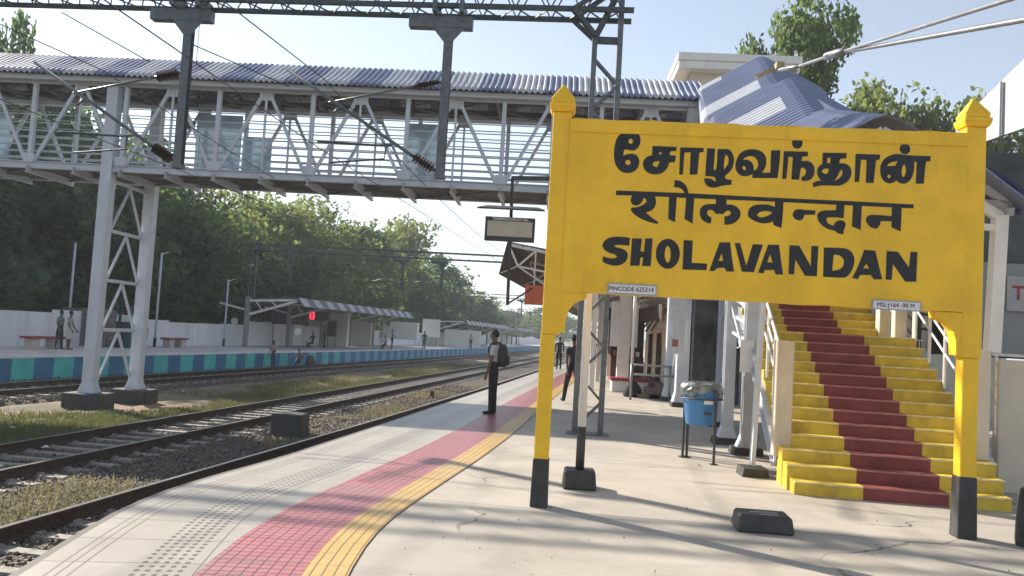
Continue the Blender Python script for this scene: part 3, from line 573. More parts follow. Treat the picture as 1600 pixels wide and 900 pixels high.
# newel plinths
m=MB(); m.box(-1.30,-1.09,.86,1.09,.30,1.74); m.build('newel',PLASTER,st,bevel=.012)
m=MB(); m.box(.98,1.19,.86,1.09,.44,1.76); m.build('newel',PLASTER,st,bevel=.012)
def rail(name,x,a,b,n=4,posts=5,h=.95,r=.022):
    m=MB(); (ya,za),(yb,zb)=a,b
    for i in range(n):
        h_=h*(1-i*.25); m.tube([(x,ya,za+h_),(x,yb,zb+h_)],r if i==0 else r*.8,7)
    for j in range(posts+1):
        t=j/posts; y=ya+(yb-ya)*t; z=za+(zb-za)*t; m.tube([(x,y,z),(x,y,z+h)],.024,7)
    return m.build(name,WHT,st)
for s in (-1,1):
    rail('handrail',s*1.18,(1.1,3.8*RI),(12*TR,12.8*RI),3,4)
    rail('handrail',s*1.18,(12*TR+.08,13*RI),(YU-.1,13*RI),3,2)
    rail('handrail',s*1.14,(YU+.02,13.6*RI),(ytop,ztop),4,8)
# landing corner blocks (right side) and thick white posts
for s in (1,):
    m=MB(); m.box(1.02,1.2,YU-.12,YU+.12,13*RI,13*RI+1.1); m.build('landing_post',PLASTER,st,bevel=.01)
    m=MB(); m.box(1.02,1.2,YU-.95,YU-.75,13*RI,13*RI+1.1); m.build('landing_post',PLASTER,st,bevel=.01)
# columns and footings under and beside the stair : world positions
cols=[(2.99,14.1,4.9,.18,1),(3.03,12.85,4.4,.17,1),(3.48,17.1,5.4,.2,0),(2.63,10.75,3.2,.0,1)]
for (x,y,h,wd,br) in cols:
    p=None; m=MB()
    if wd: m.ibeam((x,y,.12),(x,y,h),wd,wd,.02,up=(0,1,0)); m.taper((x,y),.30,.28,wd,wd,.10,.30)
    else: m.beam((x,y,.12),(x+.1,y+.05,h),.05,.05); m.beam((x-.02,y,.12),(x+.36,y+1.3,h-.2),.05,.05)
    p=m.build('column',WST,st,world=True)
    m=MB(); m.taper((x,y),.46 if wd else .34,.42 if wd else .36,.42 if wd else .3,.38,0,.11); m.build('column_footing',BLK,p,world=True)
m=MB()   # tie beams and braces on the left flank
m.beam((3.0,14.1,2.6),(3.03,12.85,2.2),.09,.09); m.beam((3.03,12.85,1.3),(2.99,14.1,2.4),.06,.06); m.beam((3.48,17.1,2.2),(3.0,14.1,2.9),.09,.12); m.beam((3.48,17.1,.9),(3.0,14.1,2.2),.05,.05)
for i in range(5): m.beam((3.05,12.86,1.7+i*.28),(2.99,14.1,1.9+i*.28),.035,.05)
m.build('side_brace',WST,st,world=True)
m=MB(); m.box(2.86,3.06,12.72,12.74,1.25,1.75); m.tube([(2.92,12.7,1.2),(2.90,12.68,.6),(2.93,12.7,.15)],.015,6); m.build('junction_box',WPLAST,st,world=True)
# roof of corrugated blue sheet: three lapped lengths
BLU=mat('blue_roof_sheet',(.15,.18,.29),.45,var=.10,vs_=2,stain=.12,spec=.5)
WSH=mat('white_roof_sheet',(.58,.60,.64),.42,var=.05,vs_=2,stain=.1)
RIB=mat('sheet_underside',(.20,.19,.185),.6,var=.15)
def corr(mb,prof,pa,pb,rib=.17,amp=.036,white=None,sub=6):
    # prof list (x,dz,t) ; pa,pb=(y,z)
    L_=math.dist(pa,pb); n=int(L_/rib*sub); k0=len(mb.v); m_=len(prof)
    for i in range(n+1):
        t=i/n; y=pa[0]+(pb[0]-pa[0])*t; z=pa[1]+(pb[1]-pa[1])*t; ph=(i%sub)/sub
        hh=amp*max(0,min(1,(1-abs(ph-.5)*2)*2.2-.5))
        for (x,dz) in prof: mb.v.append((x*(1+hh*.35),y,z+dz+hh))
    for i in range(n):
        for j in range(m_-1):
            k=k0+i*m_+j; mb.f.append((k,k+1,k+m_+1,k+m_))
            mb.m.append(1 if white and white(i/n,(prof[j][0]+prof[j+1][0])/2) else 0)
PRF=[(-1.66,-1.30),(-1.665,-1.12),(-1.64,-1.0),(-1.56,-.90),(-1.4,-.80),(-1.05,-.60),(-.7,-.40),(-.35,-.20),(-.15,-.085),(0,-.04),(.15,-.085),(.35,-.20),(.7,-.40),(1.05,-.60),(1.4,-.80),(1.56,-.90),(1.64,-1.0),(1.665,-1.12),(1.66,-1.30)]
Y0=9.42
for (ya,za,yb,zb,wf) in ((22.1,9.55,17.3,6.75,lambda t,x: (x<-.3 and .40<t<.55) or (x<-.95 and t<.08)),
                        (17.65,7.50,13.9,5.35,lambda t,x: (x<-.5 and .25<t<.47) or (x<-.7 and .93<t) or (.25<x<1.3 and .3<t<.55)),
                        (14.1,5.80,10.6,4.72,lambda t,x: x<-.9 and .4<t<.6)):
    m=MB(); corr(m,PRF,(ya-Y0,za),(yb-Y0,zb),white=wf); m.build('roof_sheet',[BLU,WSH],st)
    m=MB()   # rafters below
    for q in range(4):
        t=q/3; y=ya+(yb-ya)*(.05+.9*t)-Y0; z=za+(zb-za)*(.05+.9*t)-.14
        m.beam((-1.58,y,z-1.0),(0,y,z-.08),.06,.1); m.beam((0,y,z-.08),(1.58,y,z-1.0),.06,.1); m.beam((-1.58,y,z-1.0),(1.58,y,z-1.0),.06,.08)
    for s in (-1,0,1): m.beam((s*1.55,ya-Y0-.1,za-.2-(1.0 if s else .06)),(s*1.55,yb-Y0+.1,zb-.2-(1.0 if s else .06)),.07,.1)
    m.build('roof_frame',WST,st)
# posts that carry the roof on the right
for y,z0,z1 in ((4.75,2.0,4.6),(8.0,3.4,6.4)):
    for x in ((1.36,) if y>1.5 else (1.52,)): m=MB(); m.beam((x,y,z0 if y>1.5 else 0.0),(x,y,z1),.12,.12); m.build('roof_post',WST,st)
# ================= LEFT SIDE STAIR AREA: banner column =================
# ================= FOOTBRIDGE =================
fb=thing('footbridge','long white steel lattice footbridge with a blue and grey striped corrugated roof crossing the tracks','footbridge',(-12.7,23.5,-1.0))
XL,XR=-29.0,3.5; YN,YF=22.0,24.05; YM=23.02; ZB,ZT=5.62,8.02
PP=2.65; x0=-.55-PP*12   # apex grid so that apex falls near x=-.5
ap=[-.35-PP*k for k in range(0,12)]
for y in (YN,YF):
    m=MB(); m.beam((XL,y,ZT),(XR,y,ZT),.16,.14); m.build('top_chord',WST,fb,world=True)
    m=MB(); m.ibeam((XL,y,ZB),(XR,y,ZB),.16,.20,.02); m.build('bottom_chord',WST,fb,world=True)
    for a in ap+[-.35+PP]:
        if a+PP/2<XR+.2: 
            m=MB(); m.beam((a+PP/2,y,ZB+.08),(a+PP/2,y,ZT-.06),.11,.11); m.build('bridge_post',WST,fb,world=True)
        m=MB(); m.beam((a-PP/2+.12,y,ZB+.1),(a-.1,y,ZT-.12),.085,.075,up=(0,1,0)); m.beam((a+.1,y,ZT-.12),(min(a+PP/2-.12,XR),y,ZB+.1),.085,.075,up=(0,1,0)); m.beam((a,y,ZB+.1),(a,y,ZT-.1),.055,.055)
        m.box(a-.2,a+.2,y-.012,y+.012,ZT-.30,ZT-.07); m.box(a-PP/2-.16,a-PP/2+.16,y-.062,y-.058,ZB+.05,ZB+.32)
        m.build('truss_diagonal',WST,fb,world=True)
    m=MB(); s=1 if y==YN else -1
    for h in (.2,.4,.6,.8,1.0,1.22,1.46,1.72) if s>0 else (.2,.4,.6,.8,1.0,1.25,1.5,1.75,2.0):
        m.tube([(XL,y+s*.10,ZB+h),(XR,y+s*.10,ZB+h)],.023 if h<1.2 else .017,5)
    m.build('railing',WST,fb,world=True)
m=MB(); m.box(XL,XR,YN+.1,YF-.1,ZB-.02,ZB+.05); m.build('deck',mat('deck_slab',(.16,.165,.17),.85,var=.25,vs_=1,stain=.4),fb,world=True)
x=-.35-PP/2
while x>XL:
    for xx in (x,x+PP/2):
        m=MB(); m.ibeam((xx,YN-.12,ZB-.13),(xx,YF+.12,ZB-.13),.10,.19,.014); m.build('cross_beam',WST,fb,world=True)
    x-=PP
m=MB()
for k in range(12):
    a=ap[k]; m.beam((a-PP/2,YN+.1,ZB-.1),(a+PP/2,YF-.1,ZB-.1),.05,.05); m.beam((a-PP/2,YF-.1,ZB-.105),(a+PP/2,YN+.1,ZB-.105),.05,.05)
m.build('wind_bracing',RIB,fb,world=True)
# roof
m=MB(); ridge=[]
prof=[(YN-.57,8.06),(YN-.55,8.14),(YN-.45,8.21),(22.1,8.50),(22.6,8.82),(YM,9.06),(23.45,8.82),(23.95,8.50),(YF+.45,8.21),(YF+.55,8.14),(YF+.57,8.06)]
rib=.16;sub=6;n=int((XR+.2-XL)/rib*sub)
for i in range(n+1):
    x=XL+i*rib/sub; ph=(i%sub)/sub; hh=.045*max(0,min(1,(1-abs(ph-.5)*2)*2.2-.5))
    for (y,z) in prof: m.v.append((x,y+(hh*(.5 if y>YM else -.5) if z<8.9 else 0),z+hh))
for i in range(n):
    pan=int(((XR-(XL+i*rib/sub))+.35)/.885)%2
    for j in range(len(prof)-1):
        k=i*len(prof)+j; m.f.append((k,k+1,k+len(prof)+1,k+len(prof))); m.m.append(pan)
m.build('roof',[BLU,mat('grey_roof_sheet',(.42,.44,.48),.45,var=.08,vs_=2,stain=.25)],fb,world=True)
m=MB(); m.box(XL,XR,YN-.36,YN-.28,7.97,8.10); m.box(XL,XR,YF+.28,YF+.36,7.97,8.10)
m.build('eave_gutter',WST,fb,world=True)
m=MB(); x=XR-.1
while x>XL:
    for (a,b) in zip([(YN-.3,8.03),(22.2,8.42),(YM,8.90),(23.85,8.42)],[(22.2,8.42),(YM,8.90),(23.85,8.42),(YF+.3,8.03)]): m.beam((x,a[0],a[1]),(x,b[0],b[1]),.07,.09)
    m.beam((x,YN,8.02),(x,YF,8.02),.08,.1); m.beam((x,YN,8.0),(x-1.32,YM,8.0),.045,.045); m.beam((x,YF,8.0),(x-1.32,YM,8.0),.045,.045)
    x-=PP/2
for y,z in ((22.35,8.40),(YM,8.80),(23.7,8.40)): m.beam((XL,y,z),(XR,y,z),.06,.06)
m.build('roof_frame',RIB,fb,world=True)
m=MB(); m.box(XL,XR,YN-.1,YN-.02,8.10,8.28); m.box(XL,XR,YF+.02,YF+.1,8.10,8.28); m.build('fascia',RIB,fb,world=True)
PAN=mat('grey_blue_panel',(.46,.53,.60),.5,var=.08,vs_=1.5,stain=.15,trans=.35)
for (xa,xb,z0,z1) in ((-19.0,-16.9,5.75,7.55),(-11.1,-9.7,5.75,7.75),(-9.65,-8.75,5.75,7.1),(-4.75,-3.7,5.75,7.75),(-24.8,-22.9,5.75,7.6)):
    m=MB(); m.box(xa,xb,YF-.16,YF-.12,z0,z1); m.build('side_panel',PAN,fb,world=True,bevel=.01)
m=MB(); m.box(-11.55,-11.15,YF-.22,YF-.17,7.25,7.5); m.build('hanging_notice',BLK,fb,world=True)
# legs
def leg_pair(x,yn,yf,zb,zt,sh=0):
    x_=x
    for y in (yn,yf):
        x=x_+(sh if y==yf else 0)
        m=MB(); m.box(x-.16,x+.16,y-.15,y+.15,zb,zt); m.taper((x,y),.46,.44,.32,.30,zb,zb+.28); p=m.build('leg',WST,fb,world=True,bevel=.012)
        m=MB(); m.box(x-.52,x+.52,y-.42,y+.42,zb-.6,zb-.0) if x<0 else m.box(x-.26,x+.26,y-.24,y+.24,-.01,zb); m.build('leg_footing',BLK,p,world=True,bevel=.015)
    x=x_+sh/2; m=MB(); zz=[zb+.35+i*(5.2-zb)/4.2 for i in range(5)]
    for i in range(4):
        z=zz[i+1]; m.beam((x,yn+.15,z),(x,yf-.15,z),.07,.09); m.beam((x,(yn+yf)/2,z-.05),(x,yn+.1,zz[i]),.06,.06); m.beam((x,(yn+yf)/2,z-.05),(x,yf-.1,zz[i]),.06,.06)
    m.build('leg_bracing',WST,fb,world=True)
leg_pair(-12.66,22.05,24.0,-.62,ZT-.05,.28)
leg_pair(3.42,21.9,23.95,.12,ZT-.05)
leg_pair(-23.4,22.05,24.0,.1,ZT-.05)
# white banner on the right-hand leg
bn2=thing('hanging_banner','narrow white cloth banner with a red foot tied to the footbridge leg','banner',(3.22,21.45,2.15))
m=MB()
for i in range(9):
    for j in range(3): m.v.append((-.16+.16*j,-.02+.03*math.sin(i*.9+j),.75-i*.19))
for i in range(8):
    for j in range(2): k=i*3+j; m.f.append((k,k+1,k+4,k+3)); m.m.append(1 if i==6 and j==0 else 0)
m.build('cloth',[WPLAST,mat('red_print',(.45,.16,.12),.6)],bn2)
# ================= LIFT TOWER BEHIND THE STAIR ROOF =================
lt=thing('lift_tower','cream concrete tower with a flat overhanging slab behind the blue stair roof','tower',(5.6,28.5,0))
m=MB(); m.box(4.1,7.25,27.15,30,0,10.72); m.build('wall',PLASTER,lt,world=True)
m=MB(); m.box(3.62,7.55,26.7,30.3,10.72,10.98); m.box(3.58,7.6,26.65,30.35,10.98,11.24); m.build('roof_slab',WHT,lt,world=True,bevel=.02)
# ================= OVERHEAD LINE GANTRIES =================
INS=[(0,.02)]
for i in range(7): INS+= [(.03+i*.05,.035),(.045+i*.05,.085),(.055+i*.05,.035)]
INS+=[(.40,.02)]
def insul(p,d,parent,L=.46,k=1.25):
    m=MB(); m.disc(p,d,[(t*L/.40,r_*k) for t,r_ in INS],10); return m.build('insulator',CERAM,parent,world=True)
def gantry(y,xr,xl,zb,drops,label,zr=0.0,zl=-.12,slope=.004,near=False,arms=(1.55,2.0),sk=0,hh=.45):
    yk=lambda x: y+(xr-x)*sk
    t=thing('overhead_line_gantry',label,'gantry',(xr,y,0),group='gantries spanning the tracks')
    def zz(x): return zb-(xr-x)*slope
    dd=.5
    m=MB()
    for (dy,dz) in ((0,0),(dd,0),(0,hh),(dd,hh)): m.beam((xl-.3,yk(xl-.3)+dy,zz(xl-.3)+dz),(xr+.2,yk(xr+.2)+dy,zz(xr+.2)+dz),.075,.08)
    m.build('boom',DGY,t,world=True)
    m=MB(); n=int((xr-xl)/.62); 
    for i in range(n):
        a=xl+(xr-xl)*i/n; b=xl+(xr-xl)*(i+1)/n; mi_=(a+b)/2
        for dy in (0,dd):
            if not near and dy: continue
            m.beam((a,yk(a)+dy,zz(a)),(mi_,yk(mi_)+dy,zz(mi_)+hh),.024,.022); m.beam((mi_,yk(mi_)+dy,zz(mi_)+hh),(b,yk(b)+dy,zz(b)),.024,.022)
        if near: m.beam((a,yk(a),zz(a)),(mi_,yk(mi_)+dd,zz(mi_)),.022,.02); m.beam((mi_,yk(mi_)+dd,zz(mi_)),(b,yk(b),zz(b)),.022,.02)
    m.build('boom_lacing',DGY,t,world=True)
    for (xo,z0,d) in ((xr,zr,-1),(xl,zl,1)):
        # lattice mast of two channels, outer leg xo and inner leg xi
        w_=.44; xi=xo+d*w_; ym=yk(xo)+.25; sm=GRY if near else DGY
        m=MB(); m.beam((xo,ym,z0),(xo,ym,zb+hh),.09,.16,up=(0,1,0)); m.build('mast_leg',sm,t,world=True)
        m=MB(); m.beam((xi,ym,z0),(xi,ym,zb-.42),.09,.16,up=(0,1,0)); m.build('mast_leg',sm,t,world=True)
        m=MB(); z=z0+.1; k=0
        while z<zb-.9:
            a,b=(xo,xi) if k%2 else (xi,xo)
            for dy in ((-.07,.07) if near else (0,)): m.beam((a,ym+dy,z),(b,ym+dy,z+.46),.04,.012,up=(0,1,0))
            z+=.46; k+=1
        m.build('mast_lacing',sm,t,world=True)
        m=MB(); m.beam((xo,ym,zb-.46),(xi,ym,zb-.46),.12,.1)
        for dy in (-.25,.25):
            m.beam((xi,ym+dy*.5,zb-.42),(xi+d*.40,ym+dy,zb-.02),.09,.08); m.beam((xi+d*.40,ym+dy,zb-.0),(xo,ym+dy*.6,zb+hh),.08,.07); m.beam((xi,ym+dy*.5,zb-.42),(xo,ym+dy*.5,zb+.55),.08,.07)
        m.build('knee_brace',DGY,t,world=True)
        m=MB(); m.box(min(xo,xi)-.14,max(xo,xi)+.14,ym-.22,ym+.22,z0-.05,z0+.02); m.build('mast_base',GRY,t,world=True)
    for (x,zlo) in drops:
        yb=yk(x)+.25
        m=MB(); m.ibeam((x,yb,zlo),(x,yb,zz(x)-.25),.15,.15,.012,up=(0,1,0)); m.prism([(x-.30,zz(x)-.33),(x+.30,zz(x)-.33),(x+.075,zz(x)-.60),(x-.075,zz(x)-.60)],xz,yb-.09,yb-.08)
        m.box(x-.72,x+.42,yb-.10,yb+.10,zz(x)-.33,zz(x)-.12)
        m.box(x-.28,x-.2,yb-.3,yb+.3,zz(x)-.12,zz(x)+.10); m.box(x+.20,x+.28,yb-.3,yb+.3,zz(x)-.12,zz(x)+.10)
        m.box(x-.09,x+.09,yb-.09,yb+.09,zlo-.03,zlo+.04)
        m.build('drop_post',GRY if near else DGY,t,world=True)
        # cantilever to the left
        zt_=zz(x)-1.3; zl_=zlo+.12
        insul((x-.12,yb,zt_),(-1,0,-.22),t); insul((x-.12,yb,zl_),(-1,0,.62),t)
        q=(x-2.35,yb,zl_+1.43); e=(x-arms[1]-1.0,yb,zl_+1.85)
        m=MB(); m.tube([(x-.48,yb,zt_-.08),(x-2.1,yb,zt_-.46)],.020,6); m.tube([(x-.47,yb,zl_+.21),(x-2.9,yb,zl_+1.72)],.030,8)
        m.tube([(x-.12,yb,zt_),(x,yb,zt_)],.03,6); m.tube([(x-.12,yb,zl_),(x,yb,zl_)],.03,6)
        m.tube([(x-1.9,yb,zl_+1.06),(x-2.0,yb,zl_+.95)],.02,6); m.build('cantilever',GRY,t,world=True,smooth=True)
        m=MB(); m.tube([(x-.9,yb,zl_+.42),(x-1.2,yb,zl_+.40),(x-2.25,yb,zl_+.42)],.02,6); m.tube([(x-1.0,yb,zl_+.42),(x-1.02,yb,zl_+.16),(x-2.0,yb,zl_+.05)],.018,6); m.build('registration_arm',DGY,t,world=True)
    return t
gantry(13.95,.88,-21.5,7.34,[(-2.17,4.34),(-7.03,4.34)],'nearest and tallest dark steel gantry, its lattice mast standing behind the yellow name board',near=True,slope=-.006,sk=.04,hh=.62)
gantry(57.0,3.2,-21.9,6.75,[(-8.1+.0,4.45),(-10.9,4.4),(-18.9,4.4)],'second steel gantry from the camera, spanning the tracks beyond the footbridge')
gantry(112.0,8.6,-14.0,6.8,[(-1.6,4.4),(-4.6,4.4),(-11.5,4.4)],'third steel gantry from the camera, small against the trees by the far shelter')
gantry(168.0,15.3,-7.5,6.8,[(5.2,4.4),(1.9,4.4),(-5.0,4.4)],'fourth and farthest steel gantry, tiny near the vanishing point of the tracks')
WIRE=mat('copper_wire',(.06,.055,.05),.5,var=.1)
def ohe(f,off,label,ymin=-20):
    global dm
    sp=[(-40,-.2),(14.4,0),(57.25,0),(112.25,0),(168.25,0),(225,0)]
    t=thing('overhead_wire',label,'overhead wire',(f(14)+off,14.4,4.8))
    mc=MB(); ct=MB(); pc=[];pt=[]
    for (a,_),(b,_) in zip(sp[:-1],sp[1:]):
        for i in range(13):
            u_=i/12; y=a+(b-a)*u_
            if y<ymin: continue
            xa=f(a)+off;xb=f(b)+off; x=xa+(xb-xa)*u_
            pc.append((x,y,4.78)); zc=6.05-4*.85*u_*(1-u_); pt.append((x,y,zc))
            if i not in(0,12) and i%2==1 and y>-5: dm=MB().tube([(x,y,4.78),(x,y,zc)],.004,4); dm.build('dropper',WIRE,t,world=True)
    k=lambda P:[p for i,p in enumerate(P) if i==0 or math.dist(p,P[i-1])>.05]
    mc.tube(k(pc),.0085,6); mc.build('contact_wire',WIRE,t,world=True); ct.tube(k(pt),.0095,6); ct.build('messenger_wire',WIRE,t,world=True)
ohe(T1,GA/2,'pair of thin overhead wires running above the nearest track')
ohe(T2,-GA/2,'pair of thin overhead wires running above the middle track')
ohe(T3,GA/2,'pair of thin overhead wires running above the farthest track',20)
g=MB(); g.tube([(-9.35,14.3,7.06),(-7.65,14.35,6.22)],.010,6); g.tube([(-6.95,14.45,6.62),(-5.05,14.45,5.90)],.010,6)
g.build('guy_wire',WIRE,loc=(-9.35,14.3,7.06),tagd=('short thin guy wires slanting from the nearest gantry boom to its insulators','guy wire'))
# thick stay cables at the upper right
m=MB(); A0=Vector((3.85,15,6.75)); J=Vector((3.80,11.6,5.86))
m.tube([A0,Vector((3.83,13.6,6.35))],.035,8); m.tube([Vector((3.83,13.6,6.35)),J,(3.9,6.6,4.42),(3.95,4.2,3.72)],.026,8); m.tube([J,(3.72,6.6,4.60),(3.66,4.5,4.25)],.022,8)
m.tube([J+Vector((0,.5,.13)),J+Vector((0,-.3,-.07))],.06,8)
m.build('stay_cable',ALU,loc=A0,smooth=True,tagd=('two thick grey stay cables clamped together, running to the upper right corner','cable'))
m=MB(); m.beam((3.88,15.1,6.85),(3.45,15.0,6.6),.06,.07); m.beam((3.88,15.1,6.85),(4.12,14.8,6.68),.06,.06); m.box(3.79,3.93,14.9,15.08,6.76,6.88)
m.build('cable_bracket',mat('rusty_cream_steel',(.38,.30,.17),.7,var=.25,vs_=9),loc=(3.85,15,6.75),tagd=('rusty cream bracket holding the stay cables above the stair roof','bracket'))
# ================= COACH INDICATOR =================
ci=thing('coach_indicator','dark framed blank coach indicator display under a small sloping hood on a black hanging pole','display',(-.82,14.35,4.38))
yb=14.35
m=MB(); m.beam((-.89,yb,4.39),(.44,yb,4.44),.055,.07); m.build('arm',BLK,ci,world=True)
m=MB(); m.beam((-.88,yb+.02,4.42),(-.84,yb+.02,2.14),.055,.055); m.beam((-.84,yb+.02,2.16),(-.42,yb+.02,2.46),.03,.03); m.build('pole',BLK,ci,world=True)
m=MB(); m.add([(-1.44,yb-.36,3.795),(-.27,yb-.36,3.795),(-.40,yb+.06,3.90),(-1.30,yb+.06,3.90),(-1.44,yb-.36,3.765),(-.27,yb-.36,3.765),(-.40,yb+.06,3.87),(-1.30,yb+.06,3.87)],[(0,1,2,3),(7,6,5,4),(0,4,5,1),(1,5,6,2),(2,6,7,3),(3,7,4,0)]); m.build('hood',BLK,ci,world=True)
m=MB(); m.box(-1.30,-.43,yb-.22,yb-.06,3.245,3.66); p=m.build('display_case',BLK,ci,world=True,bevel=.008)
m=MB(); m.box(-1.255,-.475,yb-.226,yb-.2215,3.32,3.585); m.build('screen',mat('blank_display',(.40,.37,.30),.35,var=.08,vs_=2),p,world=True)
m=MB(); put_text(m,'TRAIN/COACH No.',.074,(-.86,yb-.2265,3.622),(1,0,0),(0,0,1),bold=.002); m.build('display_text',mat('cream_lettering',(.8,.76,.62),.5),p,world=True)
# ================= NEAR PLATFORM CANOPY AND BUILDING =================
cp=thing('platform_canopy','brown steel platform canopy with white truss bars, seen from below beyond the footbridge','canopy',(1.5,27,0))
CN=crv([(-14,-6.2),(27,-1.78),(60,1.0),(100,5.0),(420,50)],4)
ysc=[27,30,34,38,43,48,54,60,68,76]
sweep('roof',CN,[(0.12,4.72),(3.2,4.28),(6.4,4.75),(6.4,4.70),(3.2,4.23),(.12,4.67)],ysc,[BRN],cp,closed=True)
sweep('fascia',CN,[(0.1,4.78),(-.14,3.62),(-.10,3.61),(.14,4.76)],ysc,[BRN],cp,closed=True)
for y in (27.02,33,39,46,54,62,72):
    c=CN(y); m=MB()
    for a,b,w_ in (((.15,4.62),(3.2,4.15),.10),((3.2,4.15),(6.4,4.62),.1),((.15,4.6),(.48,3.92),.07),((.48,3.92),(1.05,4.46),.06),((.48,3.92),(1.9,3.70),.06),((.48,3.92),(1.4,3.35),.05),((-.08,3.66),(.48,3.92),.03),((1.05,4.45),(1.05,3.3),.045),((1.9,3.7),(3.0,3.3),.08),((1.9,3.7),(2.1,4.3),.06),((2.1,4.3),(3.0,3.3),.06),((3.3,3.3),(5.2,4.4),.08),((1.4,3.35),(3.0,2.7),.07)):
        m.beam((c+a[0],y,a[1]),(c+b[0],y,b[1]),w_,w_)
    m.build('truss',WHT,cp,world=True)
    m=MB(); m.beam((c+3.1,y,0),(c+3.1,y,4.2),.16,.16); m.build('column',WHT,cp,world=True)
for dx,z in ((.6,4.55),(1.4,4.43),(2.3,4.3),(4.2,4.35),(5.3,4.5)): sweep('purlin',CN,[(dx,z),(dx+.06,z),(dx+.06,z+.08),(dx,z+.08)],ysc,[RIB],cp,closed=True)
ORG=mat('orange_sign_paint',(.55,.13,.055),.5,var=.1)
m=MB(); m.box(-1.02,-.42,26.78,26.83,2.66,3.30); m.build('platform_number_board',ORG,loc=(-.72,26.8,2.98),tagd=('small plain orange board hung at the near end of the canopy','sign'))
sb=thing('station_building','cream plastered station building with a ribbed awning, set back on the platform beyond the stairs','building',(6,30,0))
m=MB(); m.add([(3.50,24.3,0),(4.0,36,0),(13,36,0),(13,24.3,0),(3.50,24.3,4.1),(4.0,36,4.1),(13,36,4.1),(13,24.3,4.1)],[(0,1,5,4),(1,2,6,5),(2,3,7,6),(3,0,4,7),(4,5,6,7)]); m.build('wall',PLASTER,sb,world=True)
def wx(y): return 3.50+(y-24.3)*(.5/11.7)
m=MB()
for y0_,y1_,z0_,z1_ in ((26,29.5,0,.9),):
    pass
m.beam((wx(24.3)-.35,24.25,2.55),(wx(35)-.35,35,2.8),.05,.5); 
for y in (25,27.5,30,33): m.beam((wx(y)-.6,y,2.0),(wx(y)-.02,y,2.95),.05,.06)
m.build('awning',BRN,sb,world=True)
for y in (28.0,32.0):
    m=MB(); m.add([(wx(y)-.03,y,0),(wx(y+1.4)-.03,y+1.4,0),(wx(y+1.4)-.03,y+1.4,2.0),(wx(y)-.03,y,2.0)],[(0,1,2,3)])
    p=m.build('grille_door',mat('grey_grille',(.30,.28,.26),.6,var=.2),sb,world=True)
    m=MB()
    for k in range(6): m.beam((wx(y+k*.28)-.05,y+k*.28,0),(wx(y+k*.28)-.05,y+k*.28,2.0),.03,.03)
    m.beam((wx(y)-.05,y,1),(wx(y+1.4)-.05,y+1.4,1),.03,.04); m.build('grille_bar',BRN,p,world=True)
m=MB(); m.add([(wx(26)-.02,26,1.55),(wx(31.5)-.02,31.5,1.75),(wx(31.5)-.02,31.5,2.25),(wx(26)-.02,26,2.0)],[(0,1,2,3)]); m.build('orange_poster',mat('faded_orange_poster',(.62,.30,.18),.6,var=.35,vs_=2.2,col2=(.62,.5,.4)),sb,world=True)
m=MB(); m.box(3.62,9.5,24.12,24.28,0,3.0); m.build('dark_glass_front',GLASSD,sb,world=True)
m=MB(); m.box(4.0,4.06,24.05,24.12,0,3.0); m.box(3.6,9.5,24.02,24.12,2.95,3.1); m.box(5.4,5.46,24.05,24.12,0,3.0); m.build('glass_frame',ALU,sb,world=True)
m=MB()
for i in range(9): m.box(3.7,8.8,24.0-i*.0-.06-.0,24.0,3.2+i*.07,3.23+i*.07)
m.build('louvre',mat('green_louvre',(.18,.22,.14),.6),sb,world=True)
# plinth steps in front of the building
m=MB()
for i,(a,b,z) in enumerate(((-.95,0,.12),(-.6,0,.24),(-.3,0,.36))): 
    y0_,y1_=24.4,33; m.add([(wx(y0_)+a,y0_,0),(wx(y0_)-.04,y0_,0),(wx(y1_)-.04,y1_,0),(wx(y1_)+a,y1_,0),(wx(y0_)+a,y0_,z),(wx(y0_)-.04,y0_,z),(wx(y1_)-.04,y1_,z),(wx(y1_)+a,y1_,z)],[(4,5,6,7),(0,1,5,4),(3,0,4,7)])
m.build('plinth_step',mat('dark_step_stone',(.20,.15,.13),.7,var=.25),sb,world=True)
ts=thing('tea_stall','dark brown stall closing the view behind the planter seat under the canopy','stall',(3.0,36.5,0))
m=MB(); m.box(2.55,3.98,36.2,38.5,0,1.0); m.build('counter',mat('dark_stall_wood',(.10,.045,.035),.6,var=.2,vs_=2),ts,world=True,bevel=.02)
m=MB(); m.box(2.55,3.98,36.5,38.5,1.0,2.9); m.build('back',mat('stall_shade',(.07,.05,.045),.7,var=.3,vs_=3),ts,world=True)
m=MB(); m.add([(2.35,35.7,2.6),(3.98,35.7,2.6),(3.98,38.6,3.2),(2.35,38.6,3.2),(2.35,35.7,2.5),(3.98,35.7,2.5),(3.98,38.6,3.1),(2.35,38.6,3.1)],[(0,1,2,3),(7,6,5,4),(0,4,5,1),(1,5,6,2),(2,6,7,3),(3,7,4,0)]); m.build('roof',BRN,ts,world=True)
for i in range(6):
    m=MB(); m.box(2.65+.2*i,2.80+.2*i,36.35,36.45,1.0,1.22); m.build('jar',WPLAST if i%2 else ORG,ts,world=True)
# railing
rl=thing('tube_railing','low galvanised tube railing in front of the station building','railing',(2.25,23.4,0))
for q in ((2.25,23.4),(3.35,23.55)): m=MB(); m.tube([(*q,0),(*q,1.02)],.035,8); m.build('railing_post',ALU,rl,world=True,smooth=True)
m=MB()
for z in (.99,.72): m.tube([(2.25,23.4,z),(3.7,23.6,z)],.03,8)
m.build('railing_bar',ALU,rl,world=True,smooth=True)
# thin white canopy pole with twin white boards
m=MB(); m.tube([(2.42,25.2,0),(2.42,25.2,4.2)],.05,10); m.build('canopy_pole',WHT,loc=(2.42,25.2,0),smooth=True,tagd=('thin white steel pole standing behind the tube railing','pole'))
